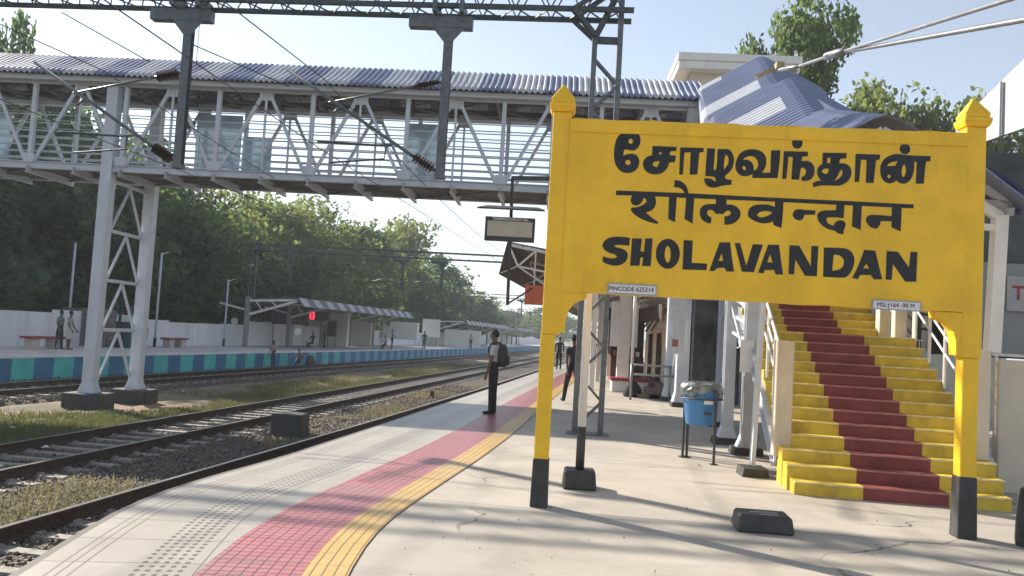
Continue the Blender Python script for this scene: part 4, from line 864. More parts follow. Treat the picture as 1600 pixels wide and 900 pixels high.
# red and white planter seat
ps=thing('planter_seat','white plastered platform seat with a maroon top around the canopy column','bench',(2.55,27.2,0))
m=MB(); m.box(1.96,3.14,26.8,27.6,0,.36); m.build('base',WHT,ps,world=True,bevel=.02)
m=MB(); m.box(1.90,3.20,26.72,27.68,.362,.45); m.build('seat',mat('maroon_seat_top',(.30,.03,.05),.45,var=.1),ps,world=True,bevel=.015)
m=MB(); m.beam((2.1,28.5,1.45),(2.1,28.5,3.0),.32,.04,up=(0,1,0)); m.beam((2.75,28.5,1.45),(2.75,28.5,3.0),.26,.04,up=(0,1,0)); m.beam((2.42,28.52,0),(2.42,28.52,3.4),.4,.3,up=(0,1,0))
m.build('notice_column',[WHT],loc=(2.4,28.5,0),tagd=('dark red column with white boards on it behind the planter seat','column'))
# black bag
m=MB(); r=random.Random(2)
m.tube([(2.42,24.75,0),(2.42,24.75,.08),(2.40,24.75,.28),(2.38,24.75,.42),(2.37,24.75,.50)],[.26,.29,.24,.15,.02],12)
m.v=[(x+.03*r.random(),y+.03*r.random(),z) for x,y,z in m.v]
m.build('black_sack',mat('black_cloth_bag',(.02,.02,.024),.8,var=.3),loc=(2.42,24.75,0),smooth=True,tagd=('lumpy black bag sitting on the platform by the railing post','bag'))
# ================= RIGHT-HAND SIDE BUILDING =================
tb=thing('ticket_office','dark fronted office with a pale sloping fascia at the right edge beside the stairs','building',(6.8,12.5,0))
m=MB(); m.box(6.0,12,13.4,13.46,1.70,5.0); m.add([(6.0,13.4,1.7),(6.0,19,1.7),(6.0,19,5.0),(6.0,13.4,5.0)],[(0,1,2,3)]); m.build('dark_front',mat('painted_reflection_panel',(.014,.017,.018),.35,var=.5,vs_=1.3,col2=(.085,.09,.085),spec=.4),tb,world=True)  # lighter noise blotches are reflections painted into the panel colour
m=MB(); m.add([(6.2,13.2,4.92),(6.75,10.3,4.98),(6.75,10.3,6.6),(6.2,13.2,5.35),(6.25,13.2,4.92),(6.80,10.3,4.98),(6.80,10.3,6.6),(6.25,13.2,5.35)],[(0,1,2,3),(7,6,5,4),(0,4,5,1),(3,2,6,7),(0,3,7,4),(1,5,6,2)]); m.beam((6.36,12.2,4.93),(6.36,12.2,5.75),.03,.03,up=(0,1,0)); m.build('fascia',mat('grey_fascia_paint',(.42,.44,.47),.5,var=.08,vs_=1.5,stain=.3),tb,world=True)
m=MB(); m.box(6.05,12,12.9,12.96,1.72,3.15); m.build('grey_counter_front',mat('grey_office_panel',(.22,.24,.25),.4,var=.08,vs_=1),tb,world=True)
m=MB(); m.box(6.86,8.4,12.84,12.9,2.42,2.95); p=m.build('office_sign',mat('dull_sign_board',(.36,.37,.38),.5,var=.1),tb,world=True)
m=MB(); put_text(m,'TIC',.30,(7.16,12.833,2.68),(1,0,0),(0,0,1),bold=.012); m.build('sign_text',mat('red_lettering',(.32,.04,.035),.5),p,world=True)
m=MB(); m.box(6.35,6.47,12.82,12.895,2.18,2.42); m.build('red_box',mat('red_post_box',(.25,.03,.03),.5),tb,world=True,bevel=.02)
# small side porch: white post with blue sheet
pt=thing('side_porch','white steel post and small blue roof sheet at the right of the stairs','porch',(5.85,11.4,0))
m=MB(); m.beam((5.44,10.5,1.74),(5.50,10.5,3.46),.15,.15); m.beam((5.50,10.5,3.44),(4.9,10.45,3.75),.08,.12); m.beam((5.50,10.5,3.30),(4.95,10.45,3.30),.07,.08); m.build('post',WHT,pt,world=True)
m=MB(); m.add([(5.0,10.1,4.05),(6.1,10.1,3.25),(6.2,11.0,3.40),(5.1,11.0,4.22),(5.0,10.1,4.02),(6.1,10.1,3.22),(6.2,11.0,3.37),(5.1,11.0,4.19)],[(0,1,2,3),(7,6,5,4),(0,4,5,1),(1,5,6,2),(2,6,7,3),(3,7,4,0)]); m.build('roof_sheet',BLU,pt,world=True)
lw=MB(); lw.box(5.62,9.5,10.65,10.80,0,1.66); lw.build('parapet_wall',PLASTER,loc=(6.5,10.7,0),bevel=.012,tagd=('plain cream low wall to the right of the stair foot, striped by railing shadows','wall'))
m=MB()
for x in (5.55,6.4,7.3): m.tube([(x,9.9,0),(x,9.9,1.75)],.0,3)
# railing whose shadow stripes the wall
rr_=thing('side_railing','white tube railing on top of the low cream wall','railing',(6.4,10.72,1.66))
for z in (1.80,1.95): pass
m=MB(); m.tube([(5.7,10.98,1.72),(9.4,10.98,1.72)],.02,6); m.build('rail_bar',WHT,rr_,world=True)
for x in (5.75,7.0,8.3): m=MB(); m.tube([(x,10.98,0),(x,10.98,1.72)],.02,6); m.build('rail_post',WHT,rr_,world=True)
# ================= FAR PLATFORM =================
ZO=-.12
FPC=mat('far_platform_paving',(.60,.56,.53),.75,var=.15,vs_=.8,stain=.4)
WHE=mat('white_edge_paint',(.66,.66,.66),.6,var=.1,vs_=2)
YO=ylist(14,230,1)
sweep('far_platform',OP,[(-60,-1.3),(-60,ZO),(-.45,ZO),(-.02,ZO),(.0,ZO-.07)],YO,[FPC,WHE],kind='structure',mi=[0,0,1,1])
# blue and turquoise painted wall: squares as material bands (paint on one wall)
PB=mat('dark_blue_wall_paint',(.05,.20,.37),.65,var=.15,vs_=1.5,stain=.4); PTQ=mat('turquoise_wall_paint',(.09,.56,.53),.65,var=.12,vs_=1.5,stain=.4); PSK=mat('sky_blue_wall_paint',(.16,.38,.55),.65,var=.12,vs_=1.5,stain=.4)
m=MB(); y=14.0;k=0
while y<230:
    st_=.98 if k%2 else 1.02; y1=y+st_
    alt=1 if y<58 else 2
    m.mi(0 if k%2 else alt); 
    m.add([(OP(y)-.03,y,-1.25),(OP(y1)-.03,y1,-1.25),(OP(y1)-.03,y1,ZO-.07),(OP(y)-.03,y,ZO-.07)],[(0,1,2,3)]); y=y1;k+=1
m.build('far_platform_wall',[PB,PTQ,PSK],loc=(OP(60),60,-1),tagd=('far platform side wall painted in dark blue and turquoise blocks','wall'))
# boundary wall
W_=lambda y: OP(y)-6.3
BW=mat('whitewashed_wall',(.76,.78,.80),.8,var=.08,vs_=.5,col2=(.60,.62,.64),stain=.6)
m=MB(); y=14
while y<215:
    h=1.42+.10*math.sin(y*.23)+(.12 if (int(y/6)%3==0) else 0)-(.06 if int(y/9)%2 else 0)
    y1=min(y+3,215); a,b=W_(y),W_(y1)
    m.add([(a,y,ZO),(b,y1,ZO),(b,y1,h),(a,y,h),(a-.2,y,ZO),(b-.2,y1,ZO),(b-.2,y1,h),(a-.2,y,h)],[(0,1,2,3),(7,6,5,4),(3,2,6,7),(0,3,7,4),(1,5,6,2)]); y=y1
m.build('boundary_wall',BW,loc=(W_(60),60,ZO),tagd=('long uneven whitewashed boundary wall behind the far platform','wall'))
def fbench(x,y,lab,w=2.0):
    t=thing('platform_bench',lab,'bench',(x,y,ZO),R(84),group='benches on the far platform')
    m=MB(); m.box(-w/2,w/2,-.3,.3,.44,.54); m.build('seat',mat('red_bench_top',(.30,.06,.07),.6,var=.15),t,bevel=.015)
    for s in (-1,1): m=MB(); m.box(s*w*.30-.22,s*w*.30+.22,-.22,.22,0,.44); m.build('support',mat('pinkish_bench_block',(.52,.45,.44),.7,var=.1),t,bevel=.01)
def at_(px,py,z=ZO):
    d=w*F+rr*(px-800)-uu*(py-450); k=(z-1.6)/d.z; return d.x*k,d.y*k
bx,by=at_(66,545); fbench(bx,by,'red topped bench at the far left of the far platform, beside two standing men',2.1)
bx,by=at_(272,543); fbench(bx,by,'red topped bench on the far platform to the right of the footbridge leg',1.9)
def pole(x,y,z0,h,lab,arm=0,cat='lamp post',nm='platform_lamp'):
    t=thing(nm,lab,cat,(x,y,z0),group='thin lamp posts on the far platform')
    m=MB(); m.tube([(0,0,0),(0,0,h)],.06,8); m.build('pole',WST,t,smooth=True)
    m=MB(); m.tube([(0,0,0),(0,0,.5)],.085,8); m.build('dark_base',BLK,t)
    if arm: m=MB(); m.tube([(0,0,h-.1),(.5,0,h+.1)],.03,6); m.build('arm',WHT,t); m=MB(); m.box(.35,.95,-.09,.09,h+.06,h+.13); m.build('lamp_head',GRY,t)
for (px,py,h,lab,arm) in ((104,538,5.2,'thin lamp post behind the two men on the far platform',0),(241,542,5.2,'thin lamp post with arm just right of the footbridge leg',1),(349,541,4.3,'thin lamp post with arm left of the near end of the long shelter',1),(216,541,2.3,'short thin post with a bin beside the footbridge leg',0)):
    x,y=at_(px,py); pole(x,y,ZO,h,lab,arm)
x,y=at_(221,544); m=MB(); m.tube([(x,y,ZO),(x,y,ZO+.1)],.02,6); m.tube([(x,y,.15),(x,y,.95)],[.22,.27],12); m.tube([(x,y,ZO),(x,y,.15)],.05,8); m.build('far_litter_bin',BLK,loc=(x,y,ZO),tagd=('black litter bin on a stand beside the footbridge leg on the far platform','litter bin'))
# grey gate and kiosk behind the leg
x,y=at_(136,541); m=MB()
for i in range(7): m.box(x-1.4+i*.4,x-1.4+i*.4+.36,y-.03,y+.03,ZO,1.75)
m.box(x-1.45,x+1.45,y-.06,y-.03,.5,.58); m.box(x-1.45,x+1.45,y-.06,y-.03,1.4,1.48); m.build('sheet_gate',mat('grey_brown_sheet',(.17,.15,.15),.6,var=.15,vs_=1.2,stain=.3),loc=(x,y,ZO),tagd=('grey brown sheet metal gate in the far wall behind the footbridge leg','gate'))
x,y=at_(178,542); t=thing('kiosk','small dark teal framed kiosk between the footbridge legs on the far platform','kiosk',(x,y,ZO))
TEAL=mat('dark_teal_paint',(.03,.085,.10),.55,var=.15)
m=MB(); m.box(-1.1,1.1,-.6,.6,0,1.3); m.build('counter',TEAL,t)
for a in (-1.05,-.1,1.05):
    for b in (-.55,.55): m=MB(); m.box(a-.05,a+.05,b-.05,b+.05,1.3,2.05); m.build('frame_post',TEAL,t)
m=MB(); m.box(-1.15,1.15,-.68,.68,2.05,2.13); m.build('roof',TEAL,t)
# shelters
ROOFG=mat('shelter_roof_sheet',(.13,.13,.15),.6,var=.15); ROOFL=mat('shelter_light_sheet',(.40,.41,.43),.5,var=.08)
def shelter(y0,y1,off,hz,label,side=True,gable=True,n=12):
    t=thing('platform_shelter',label,'shelter',(OP(y0)-3,y0,ZO),group='shelters on the far platform')
    f=lambda y: OP(y)+off
    ys=[y0+(y1-y0)*i/24 for i in range(25)]
    m=MB()   # low pitched roof: ridge + eave towards tracks with striped light panels
    P=[(.0,hz-.55),(-.45,hz),(-3,hz-.12),(-5.9,hz-.5),(-5.9,hz-.56),(-3,hz-.2),(-.5,hz-.1),(-.06,hz-.57)]
    for y in ys:
        a=tdir(f,y)
        for dx,z in P: m.v.append((f(y)+dx*math.cos(a),y-dx*math.sin(a),z))
    k_=len(P)
    for i in range(24):
        for j in range(k_): m.f.append((i*k_+j,i*k_+(j+1)%k_,(i+1)*k_+(j+1)%k_,(i+1)*k_+j)); m.m.append(1 if (j==0 and i%2==0) else 0)
    m.f+= [tuple(range(k_)),tuple(24*k_+j for j in range(k_))]; m.m+=[0,0]
    m.build('roof',[ROOFG,ROOFL],t,world=True)
    for i in range(5):
        y=y0+.2+(y1-y0-.4)*i/4; x=f(y)-3.9
        m=MB(); m.beam((x,y,ZO),(x,y,hz-.1),.28,.28); m.build('column',mat('shelter_column',(.30,.30,.29),.6,var=.15,stain=.3),t,world=True)
        m=MB(); m.beam((x,y,hz-1.3),(x+3.3,y,hz-.22),.12,.16); m.beam((x,y,hz-.36),(x+3.3,y,hz-.16),.12,.14); m.beam((x,y,hz-1.0),(x-1.9,y,hz-.6),.10,.12)
        for q in (.3,.6): m.beam((x+3.3*q,y,hz-1.3+1.08*q),(x+3.3*(q-.15),y,hz-.33+.1*q),.07,.07)
        m.build('bracket_truss',WHT,t,world=True)
    return t
shelter(53,78,-1.0,3.30,'long dark shelter with a light striped roof edge, nearest of the far platform shelters')
shelter(102,140,-1.0,3.25,'middle shelter on the far platform with a finely striped roof, left of the standing man')
shelter(150,172,-1.0,3.2,'farthest small shelter on the far platform, right behind the standing man')
# under the shelter: dark boards, seats, notice boards, cabinets
def box_thing(nm,lab,cat,px,py,wd,dp,z0,z1,m_,grp=None,bev=.02,extra=None):
    x,y=at_(px,py); mb=MB(); mb.box(x-wd/2,x+wd/2,y-dp/2,y+dp/2,z0,z1)
    if z0>ZO+.1:
        for s in (-1,1): mb.box(x+s*wd*.42-.03,x+s*wd*.42+.03,y-.03,y+.03,ZO,z0)
    if extra: extra(mb,x,y)
    return mb.build(nm,m_,loc=(x,y,ZO),bevel=bev,tagd=(lab,cat,grp))
box_thing('dark_screen','square dark display hung under the near end of the long shelter','display',440,541,1.7,.2,1.5,2.7,mat('dark_blue_case',(.05,.06,.09),.5,var=.1))
box_thing('white_cabinet','tall white cabinet behind the red number display on the far platform','cabinet',512,540,3.4,.6,ZO,2.7,WHT)
box_thing('black_speaker','black upright cabinet in front of the white cabinet on the far platform','cabinet',517,541,.75,.4,.7,2.0,BLK)
box_thing('wall_hoarding','white hoarding panel behind the right end of the long shelter','panel',558,540,2.6,.3,ZO,2.1,WHT)
box_thing('white_booth','small white booth standing on the far platform left of the middle shelter','booth',625,541,3.6,1.2,.6,2.4,WHT)
box_thing('notice_panel','bright white notice panel on two legs between the shelters','notice board',672,543,1.9,.1,1.0,2.9,WPLAST)
box_thing('white_kiosk_block','white block under the middle shelter on the far platform','kiosk',722,542,4.5,1.2,ZO,2.0,WHT)
x,y=at_(490,541); t=thing('platform_number_display','black hanging display glowing with a red figure on the far platform','display',(x,y,2.2))
m=MB(); m.box(-1.0,1.1,-.12,.12,-.25,.45); m.tube([(0,0,.45),(0,0,.95)],.03,6); m.build('case',BLK,t)
m=MB()
for (a,b,c,d) in ((-.45,-.38,-.14,.34),(-.14,-.07,-.14,.34),(-.45,-.07,-.16,-.08),(-.45,-.07,.05,.13),(-.45,-.07,.28,.36)): m.box(a,b,-.135,-.125,c,d)
m.build('lit_figure',mat('red_led',(.6,.01,.03),.4,emit=(1,.02,.05,1.6)),t)
# seats under the shelter
for i in range(9):
    x,y=at_(392+i*9.5,539); m=MB(); m.box(x-.24,x+.24,y-.22,y+.22,.28,.33); m.box(x-.24,x+.24,y+.18,y+.23,.33,1.15); m.box(x-.03,x+.03,y-.03,y+.03,ZO,.28); m.box(x-.2,x+.2,y-.2,y+.2,ZO,ZO+.03)
    m.build('waiting_chair',mat('steel_chair',(.22,.26,.24),.5,var=.15),loc=(x,y,ZO),tagd=('metal waiting chair in the row under the long shelter','chair','row of waiting chairs under the long shelter'))
# round clock-like plates on shelter columns
for px,py in ((372,502),(470,518)):
    d=w*F+rr*(px-800)-uu*(py-450); k=55/d.y; x,z=d.x*k,1.6+d.z*k; m=MB(); m.tube([(x,54.4,z),(x,54.34,z)],.24,18); m.build('round_plate',WPLAST,loc=(x,54.4,z),tagd=('round white plate at the near end of the long shelter' if px<400 else 'round white plate under the middle of the long shelter','sign'))
# kilometre post
x,y=at_(767,567,-.95); m=MB(); m.tube([(x,y,-1.05),(x,y,-.75)],.11,8); m.tube([(x,y,-.75),(x,y,.1)],.10,8); m.build('marker_post',WHT,loc=(x,y,-1),tagd=('short white marker post standing between the tracks behind the man','post'))
x,y=at_(675,620,-.95); m=MB(); m.taper((x,y),.16,.16,.13,.13,-1.0,-.72); m.build('marker_stub',mat('dark_stub',(.06,.05,.045),.8),loc=(x,y,-1),bevel=.01,tagd=('small dark stub post in the ballast left of the standing man','post'))
x,y=at_(452,684,-1.0); m=MB(); m.taper((x,y),.70,.66,.68,.64,-1.05,-.44); m.build('black_base_block',BLK,loc=(x,y,-1),bevel=.015,tagd=('large square black painted concrete block on the ballast between the two nearer tracks','concrete block'))
# ================= TREES =================
def leafmat(name,c1,c2,tr=.5):
    m=mat(name,c1,.62,var=.3,vs_=.55,col2=c2,trans=tr,spec=.25); return m
LM=[leafmat('dark_green_foliage',(.10,.155,.070),(.045,.085,.045)),leafmat('mid_green_foliage',(.13,.19,.065),(.055,.095,.045)),leafmat('yellowish_green_foliage',(.17,.20,.07),(.075,.12,.05))]
BARK=mat('tree_bark',(.10,.075,.055),.9,var=.3,vs_=5,bump=.5)
def tree_proto(seed,h,rad,nleaf,ls,trunk_h,lm,sparse=1.0,label='',group=None,blobs=16):
    r=np.random.RandomState(seed); rn=random.Random(seed)
    t=thing('tree',label,'tree',(0,0,0),0,group)
    m=MB(); tips=[]
    m.tube([(0,0,-.3),(.1,.05,trunk_h*.5),(.0,.15,trunk_h),(.1,.1,h*.62)],[.035*h*.62,.028*h*.6,.022*h*.6,.05],8)
    cen=[]
    for k in range(blobs):
        a=rn.random()*6.28; e=rn.random(); zz_=trunk_h+(h-trunk_h)*(.08+.86*e); rr2=rad*(.25+.75*math.sin(math.pi*min(1,.18+.72*e)))*(.35+.6*rn.random())
        c=(rr2*math.cos(a),rr2*math.sin(a),zz_); b0=trunk_h*(.6+.5*rn.random()); 
        m.tube([(0,0,b0),(c[0]*.45,c[1]*.45,b0+(zz_-b0)*.5+.2),c],[.011*h,.007*h,.02],5); cen.append((c,rad*(.20+.26*rn.random())))
        for q in range(2):
            c2=(c[0]+(rn.random()-.5)*rad*.7,c[1]+(rn.random()-.5)*rad*.7,c[2]+(rn.random()-.3)*rad*.5); m.tube([c,c2],[.02,.008],4); cen.append((c2,rad*(.10+.14*rn.random())))
    m.build('trunk',BARK,t)
    tot=sum(b*b for _,b in cen); P=[]
    for c,b in cen:
        n=int(nleaf*b*b/tot); d=r.normal(size=(n,3)); d/=np.linalg.norm(d,axis=1)[:,None]; rad_=b*(.45+.65*r.rand(n)**.5)*(1+.25*np.sin(d[:,0]*5+d[:,1]*4+seed))
        p=d*rad_[:,None]*np.array([1.15,1.15,.8])+np.array(c); P.append(p)
    P=np.concatenate(P); n=len(P)
    u_=r.normal(size=(n,3)); u_/=np.linalg.norm(u_,axis=1)[:,None]; v_=r.normal(size=(n,3)); v_-=u_*(v_*u_).sum(1)[:,None]; v_/=np.linalg.norm(v_,axis=1)[:,None]
    s=ls*(.5+r.rand(n))[:,None]; V=np.stack([P-u_*s,P-v_*s*.6+u_*s*.05,P+u_*s*.9,P+v_*s*.6+u_*s*.05],1).reshape(-1,3)
    me=bpy.data.meshes.new('crown'); me.vertices.add(n*4); me.vertices.foreach_set('co',V.reshape(-1)); me.loops.add(n*4); me.loops.foreach_set('vertex_index',np.arange(n*4,dtype='i'))
    me.polygons.add(n); me.polygons.foreach_set('loop_start',(np.arange(n)*4).astype('i')); me.polygons.foreach_set('loop_total',np.full(n,4,'i')); me.update(calc_edges=True); me.materials.append(lm)
    o=link(bpy.data.objects.new('crown',me)); o.parent=t
    return t
GL='trees behind the boundary wall'
protos=[tree_proto(11,12,5.2,10500,.23,3.0,LM[0],group=GL,label='tree',blobs=22),
        tree_proto(12,11,4.6,7000,.21,2.8,LM[1],group=GL,label='tree',blobs=18),
        tree_proto(13,11.5,5.0,4800,.19,3.2,LM[2],group=GL,label='tree',blobs=16),
        tree_proto(14,10,4.4,7500,.23,2.4,LM[1],group=GL,label='tree',blobs=20)]
used=[0]*4
def plant(k,x,y,s,sz,rz,label,z=-1.1):
    if used[k]==0: t=protos[k]; used[k]=1
    else: t=copy_tree(protos[k])
    t.location=(x,y,z); t.scale=(s,s,sz); t.rotation_euler=(0,0,rz); t['label']=label; return t
LEFT=[ (0,-4,44,.62,1.36,'slim tall tree whose dark top shows above the footbridge roof at the left edge'),# kind, px at its middle, depth y, radius scale, height scale, label
 (0,-70,40,1.15,1.0,'very dark dense tree at the extreme left edge'),
 (0,10,46,1.25,1.18,'tall dark tree behind the far left bench'),
 (0,80,50,1.1,.92,'dark dense tree behind the lamp post and the two men'),
 (1,150,47,1.1,1.0,'green tree directly behind the left footbridge leg'),
 (0,205,58,1.2,1.12,'dark tree seen between the footbridge legs'),
 (1,255,56,1.15,1.05,'green tree right of the footbridge leg with sky gaps'),
 (2,310,62,1.2,1.05,'loose yellowish green tree left of the shelter mast'),
 (1,350,66,1.2,1.08,'mid green tree behind the shelter mast'),
 (2,405,68,1.25,1.06,'airy yellowish tree above the near end of the long shelter'),
 (1,455,72,1.25,1.03,'broad green tree behind the middle of the long shelter'),
 (2,500,80,1.3,1.16,'thin crowned tree with sky showing through, above the right end of the long shelter'),
 (3,545,84,1.3,1.2,'bushy tree just beyond the long shelter'),
 (2,590,96,1.3,1.28,'loose topped tree where the tree line meets the second gantry'),
 (0,620,104,1.3,1.05,'dark tree right of the second gantry drop post'),
 (0,655,118,1.35,1.02,'dark rounded tree behind the middle shelter'),
 (3,690,130,1.3,.98,'dark green tree above the middle shelter roof'),
 (0,722,150,1.4,.86,'low dark tree left of the third gantry'),
 (1,755,175,1.5,.80,'low hazy tree right above the standing man'),
 (3,800,215,1.8,.85,'faint distant tree at the right end of the tree line'),
 (0,840,250,2.0,.85,'faint distant tree near the vanishing point of the tracks'),
 (3,880,300,2.3,.95,'pale distant tree at the vanishing point, left of the white pole'),
]
for i,(k,px,y,s,sz,lab) in enumerate(LEFT):
    d=w*F+rr*(px-800)-uu*(520-450); x=d.x/d.y*y
    plant(k,x,y,s*.95,sz*1.04,i*1.37,lab)
# second row: fills the mass behind
HED=[(-40,60),(60,66),(130,70),(225,80),(300,150),(380,160),(470,170),(560,190),(640,200)]
for i,(px,y) in enumerate(HED):
    d=w*F+rr*(px-800)-uu*(520-450); plant((0,3)[i%2],d.x/d.y*y,y,1.35,.86,i*2.1,['dark background tree of the second row at the far left','second row tree behind the two men','second row tree behind the left footbridge leg','second row tree right of the footbridge leg','second row tree behind the shelter mast','second row tree behind the long shelter','second row tree behind the right end of the long shelter','second row tree left of the second gantry drop posts','second row tree behind the notice panel'][i])
# understory so the mass closes towards the wall
m_sh=[]
for i in range(20):
    y=34+i*6.5; px_=None
    t=copy_tree(protos[(0,3)[i%2]]); t.name='shrub'; t['category']='shrub'; t['group']='shrubs crowding the back of the boundary wall'; t['label']='dark shrub crowding over the back of the boundary wall'
    t.location=(W_(y)-6.4-(i%3),y,-1.6); t.scale=(.85,.85,.42); t.rotation_euler=(0,0,i*1.9)
# right-hand trees
rt=tree_proto(21,16.5,4.6,15000,.19,7.0,LM[1],label='tall leafy tree rising behind the blue stair roof',blobs=18)
d=w*F+rr*(1262-800)-uu*(100-450); rt.location=(d.x/d.y*38,38,0); rt.scale=(.62,.62,1.09)
rt2=tree_proto(22,13,5.5,21000,.19,5.0,LM[2],label='spreading olive green tree behind the right half of the name board',blobs=20)
d=w*F+rr*(1395-800)-uu*(150-450); rt2.location=(d.x/d.y*46,46,0); rt2.scale=(.72,.72,1.24)
rt4=copy_tree(rt2); rt4.location=(d.x/d.y*46-3.2,50,0); rt4.scale=(.62,.62,1.0); rt4.rotation_euler=(0,0,4); rt4['label']='olive green tree low behind the ridge of the blue stair roof'
rt3=copy_tree(rt2); rt3.location=(d.x/d.y*46+5.3,48,0); rt3.scale=(.66,.66,1.16); rt3.rotation_euler=(0,0,2); rt3['label']='lower olive green tree beside the right post cap of the name board'
# low hills / skyline
HIL=mat('hazy_hill',(.10,.13,.12),.9,var=.15,vs_=.01)
m=MB(); xs=[-900+i*30 for i in range(60)]
for i,x in enumerate(xs):
    h=14+9*math.sin(i*.35)+5*math.sin(i*.9+1); m.v+= [(x,900,-2),(x,930,h),(x,1000,-2)]
for i in range(59):
    k=i*3; m.f+=[(k,k+3,k+4,k+1),(k+1,k+4,k+5,k+2)]; m.m+=[0,0]
tag(m.build('hills',HIL,smooth=True),kind='structure')
# ================= PEOPLE =================
SKIN=mat('brown_skin',(.16,.085,.055),.55,var=.08); HAIR=mat('black_hair',(.012,.010,.010),.6,var=.2)
def person(name,label,loc,rz,joints,edges,tags,mats,hair=True,scale=1.0,hairlong=False):
    t=thing(name,label,'person',loc,rz)
    me=bpy.data.meshes.new('body'); names=list(joints); idx={n:i for i,n in enumerate(names)}
    me.from_pydata([Vector(joints[n][:3])*scale for n in names],[(idx[a],idx[b]) for a,b in edges],[])
    o=link(bpy.data.objects.new('body',me))
    sk=o.modifiers.new('s','SKIN'); sk.use_smooth_shade=True; sk.branch_smoothing=.3
    sd_=me.skin_vertices[0].data
    for n in names:
        rr3=joints[n][3:]; sd_[idx[n]].radius=(rr3[0]*scale,(rr3[1] if len(rr3)>1 else rr3[0])*scale); sd_[idx[n]].use_root=(n=='pelvis')
    su=o.modifiers.new('u','SUBSURF'); su.levels=1; su.render_levels=1
    bpy.context.view_layer.update(); dg=bpy.context.evaluated_depsgraph_get(); nm=bpy.data.meshes.new_from_object(o.evaluated_get(dg))
    bpy.data.objects.remove(o); nm.name='body'; o=link(bpy.data.objects.new('body',nm)); nm.materials.clear()
    for m_ in mats: nm.materials.append(m_)
    segs=[(Vector(joints[a][:3])*scale,Vector(joints[b][:3])*scale,tg) for (a,b),tg in zip(edges,tags)]
    for p in nm.polygons:
        c=p.center; best=9
        for a,b,tg in segs:
            ab=b-a; tt=max(0,min(1,(c-a).dot(ab)/max(ab.length_squared,1e-9))); dd=(c-a-ab*tt).length
            if dd<best: best=dd;mi_=tg
        p.material_index=mi_; p.use_smooth=True
    o.parent=t
    if hair:
        hx,hy,hz=[q*scale for q in joints['head'][:3]]; mb=MB(); n1=14; rings=[]
        for j in range(6):
            for i in range(n1):
                a=2*math.pi*i/n1; fr_=(1+math.sin(a))/2; ph=j/5*(2.25-1.05*fr_**1.3); rad_=(.090-.012*fr_)*scale
                mb.v.append((hx+.080*scale*math.sin(ph)*math.cos(a),hy-.010*scale+rad_*math.sin(ph)*math.sin(a),hz+.012*scale+.100*scale*math.cos(ph)))
        for j in range(5):
            for i in range(n1): mb.f.append((j*n1+i,j*n1+(i+1)%n1,(j+1)*n1+(i+1)%n1,(j+1)*n1+i)); mb.m.append(0)
        mb.build('hair',HAIR,t,smooth=True)
    return t
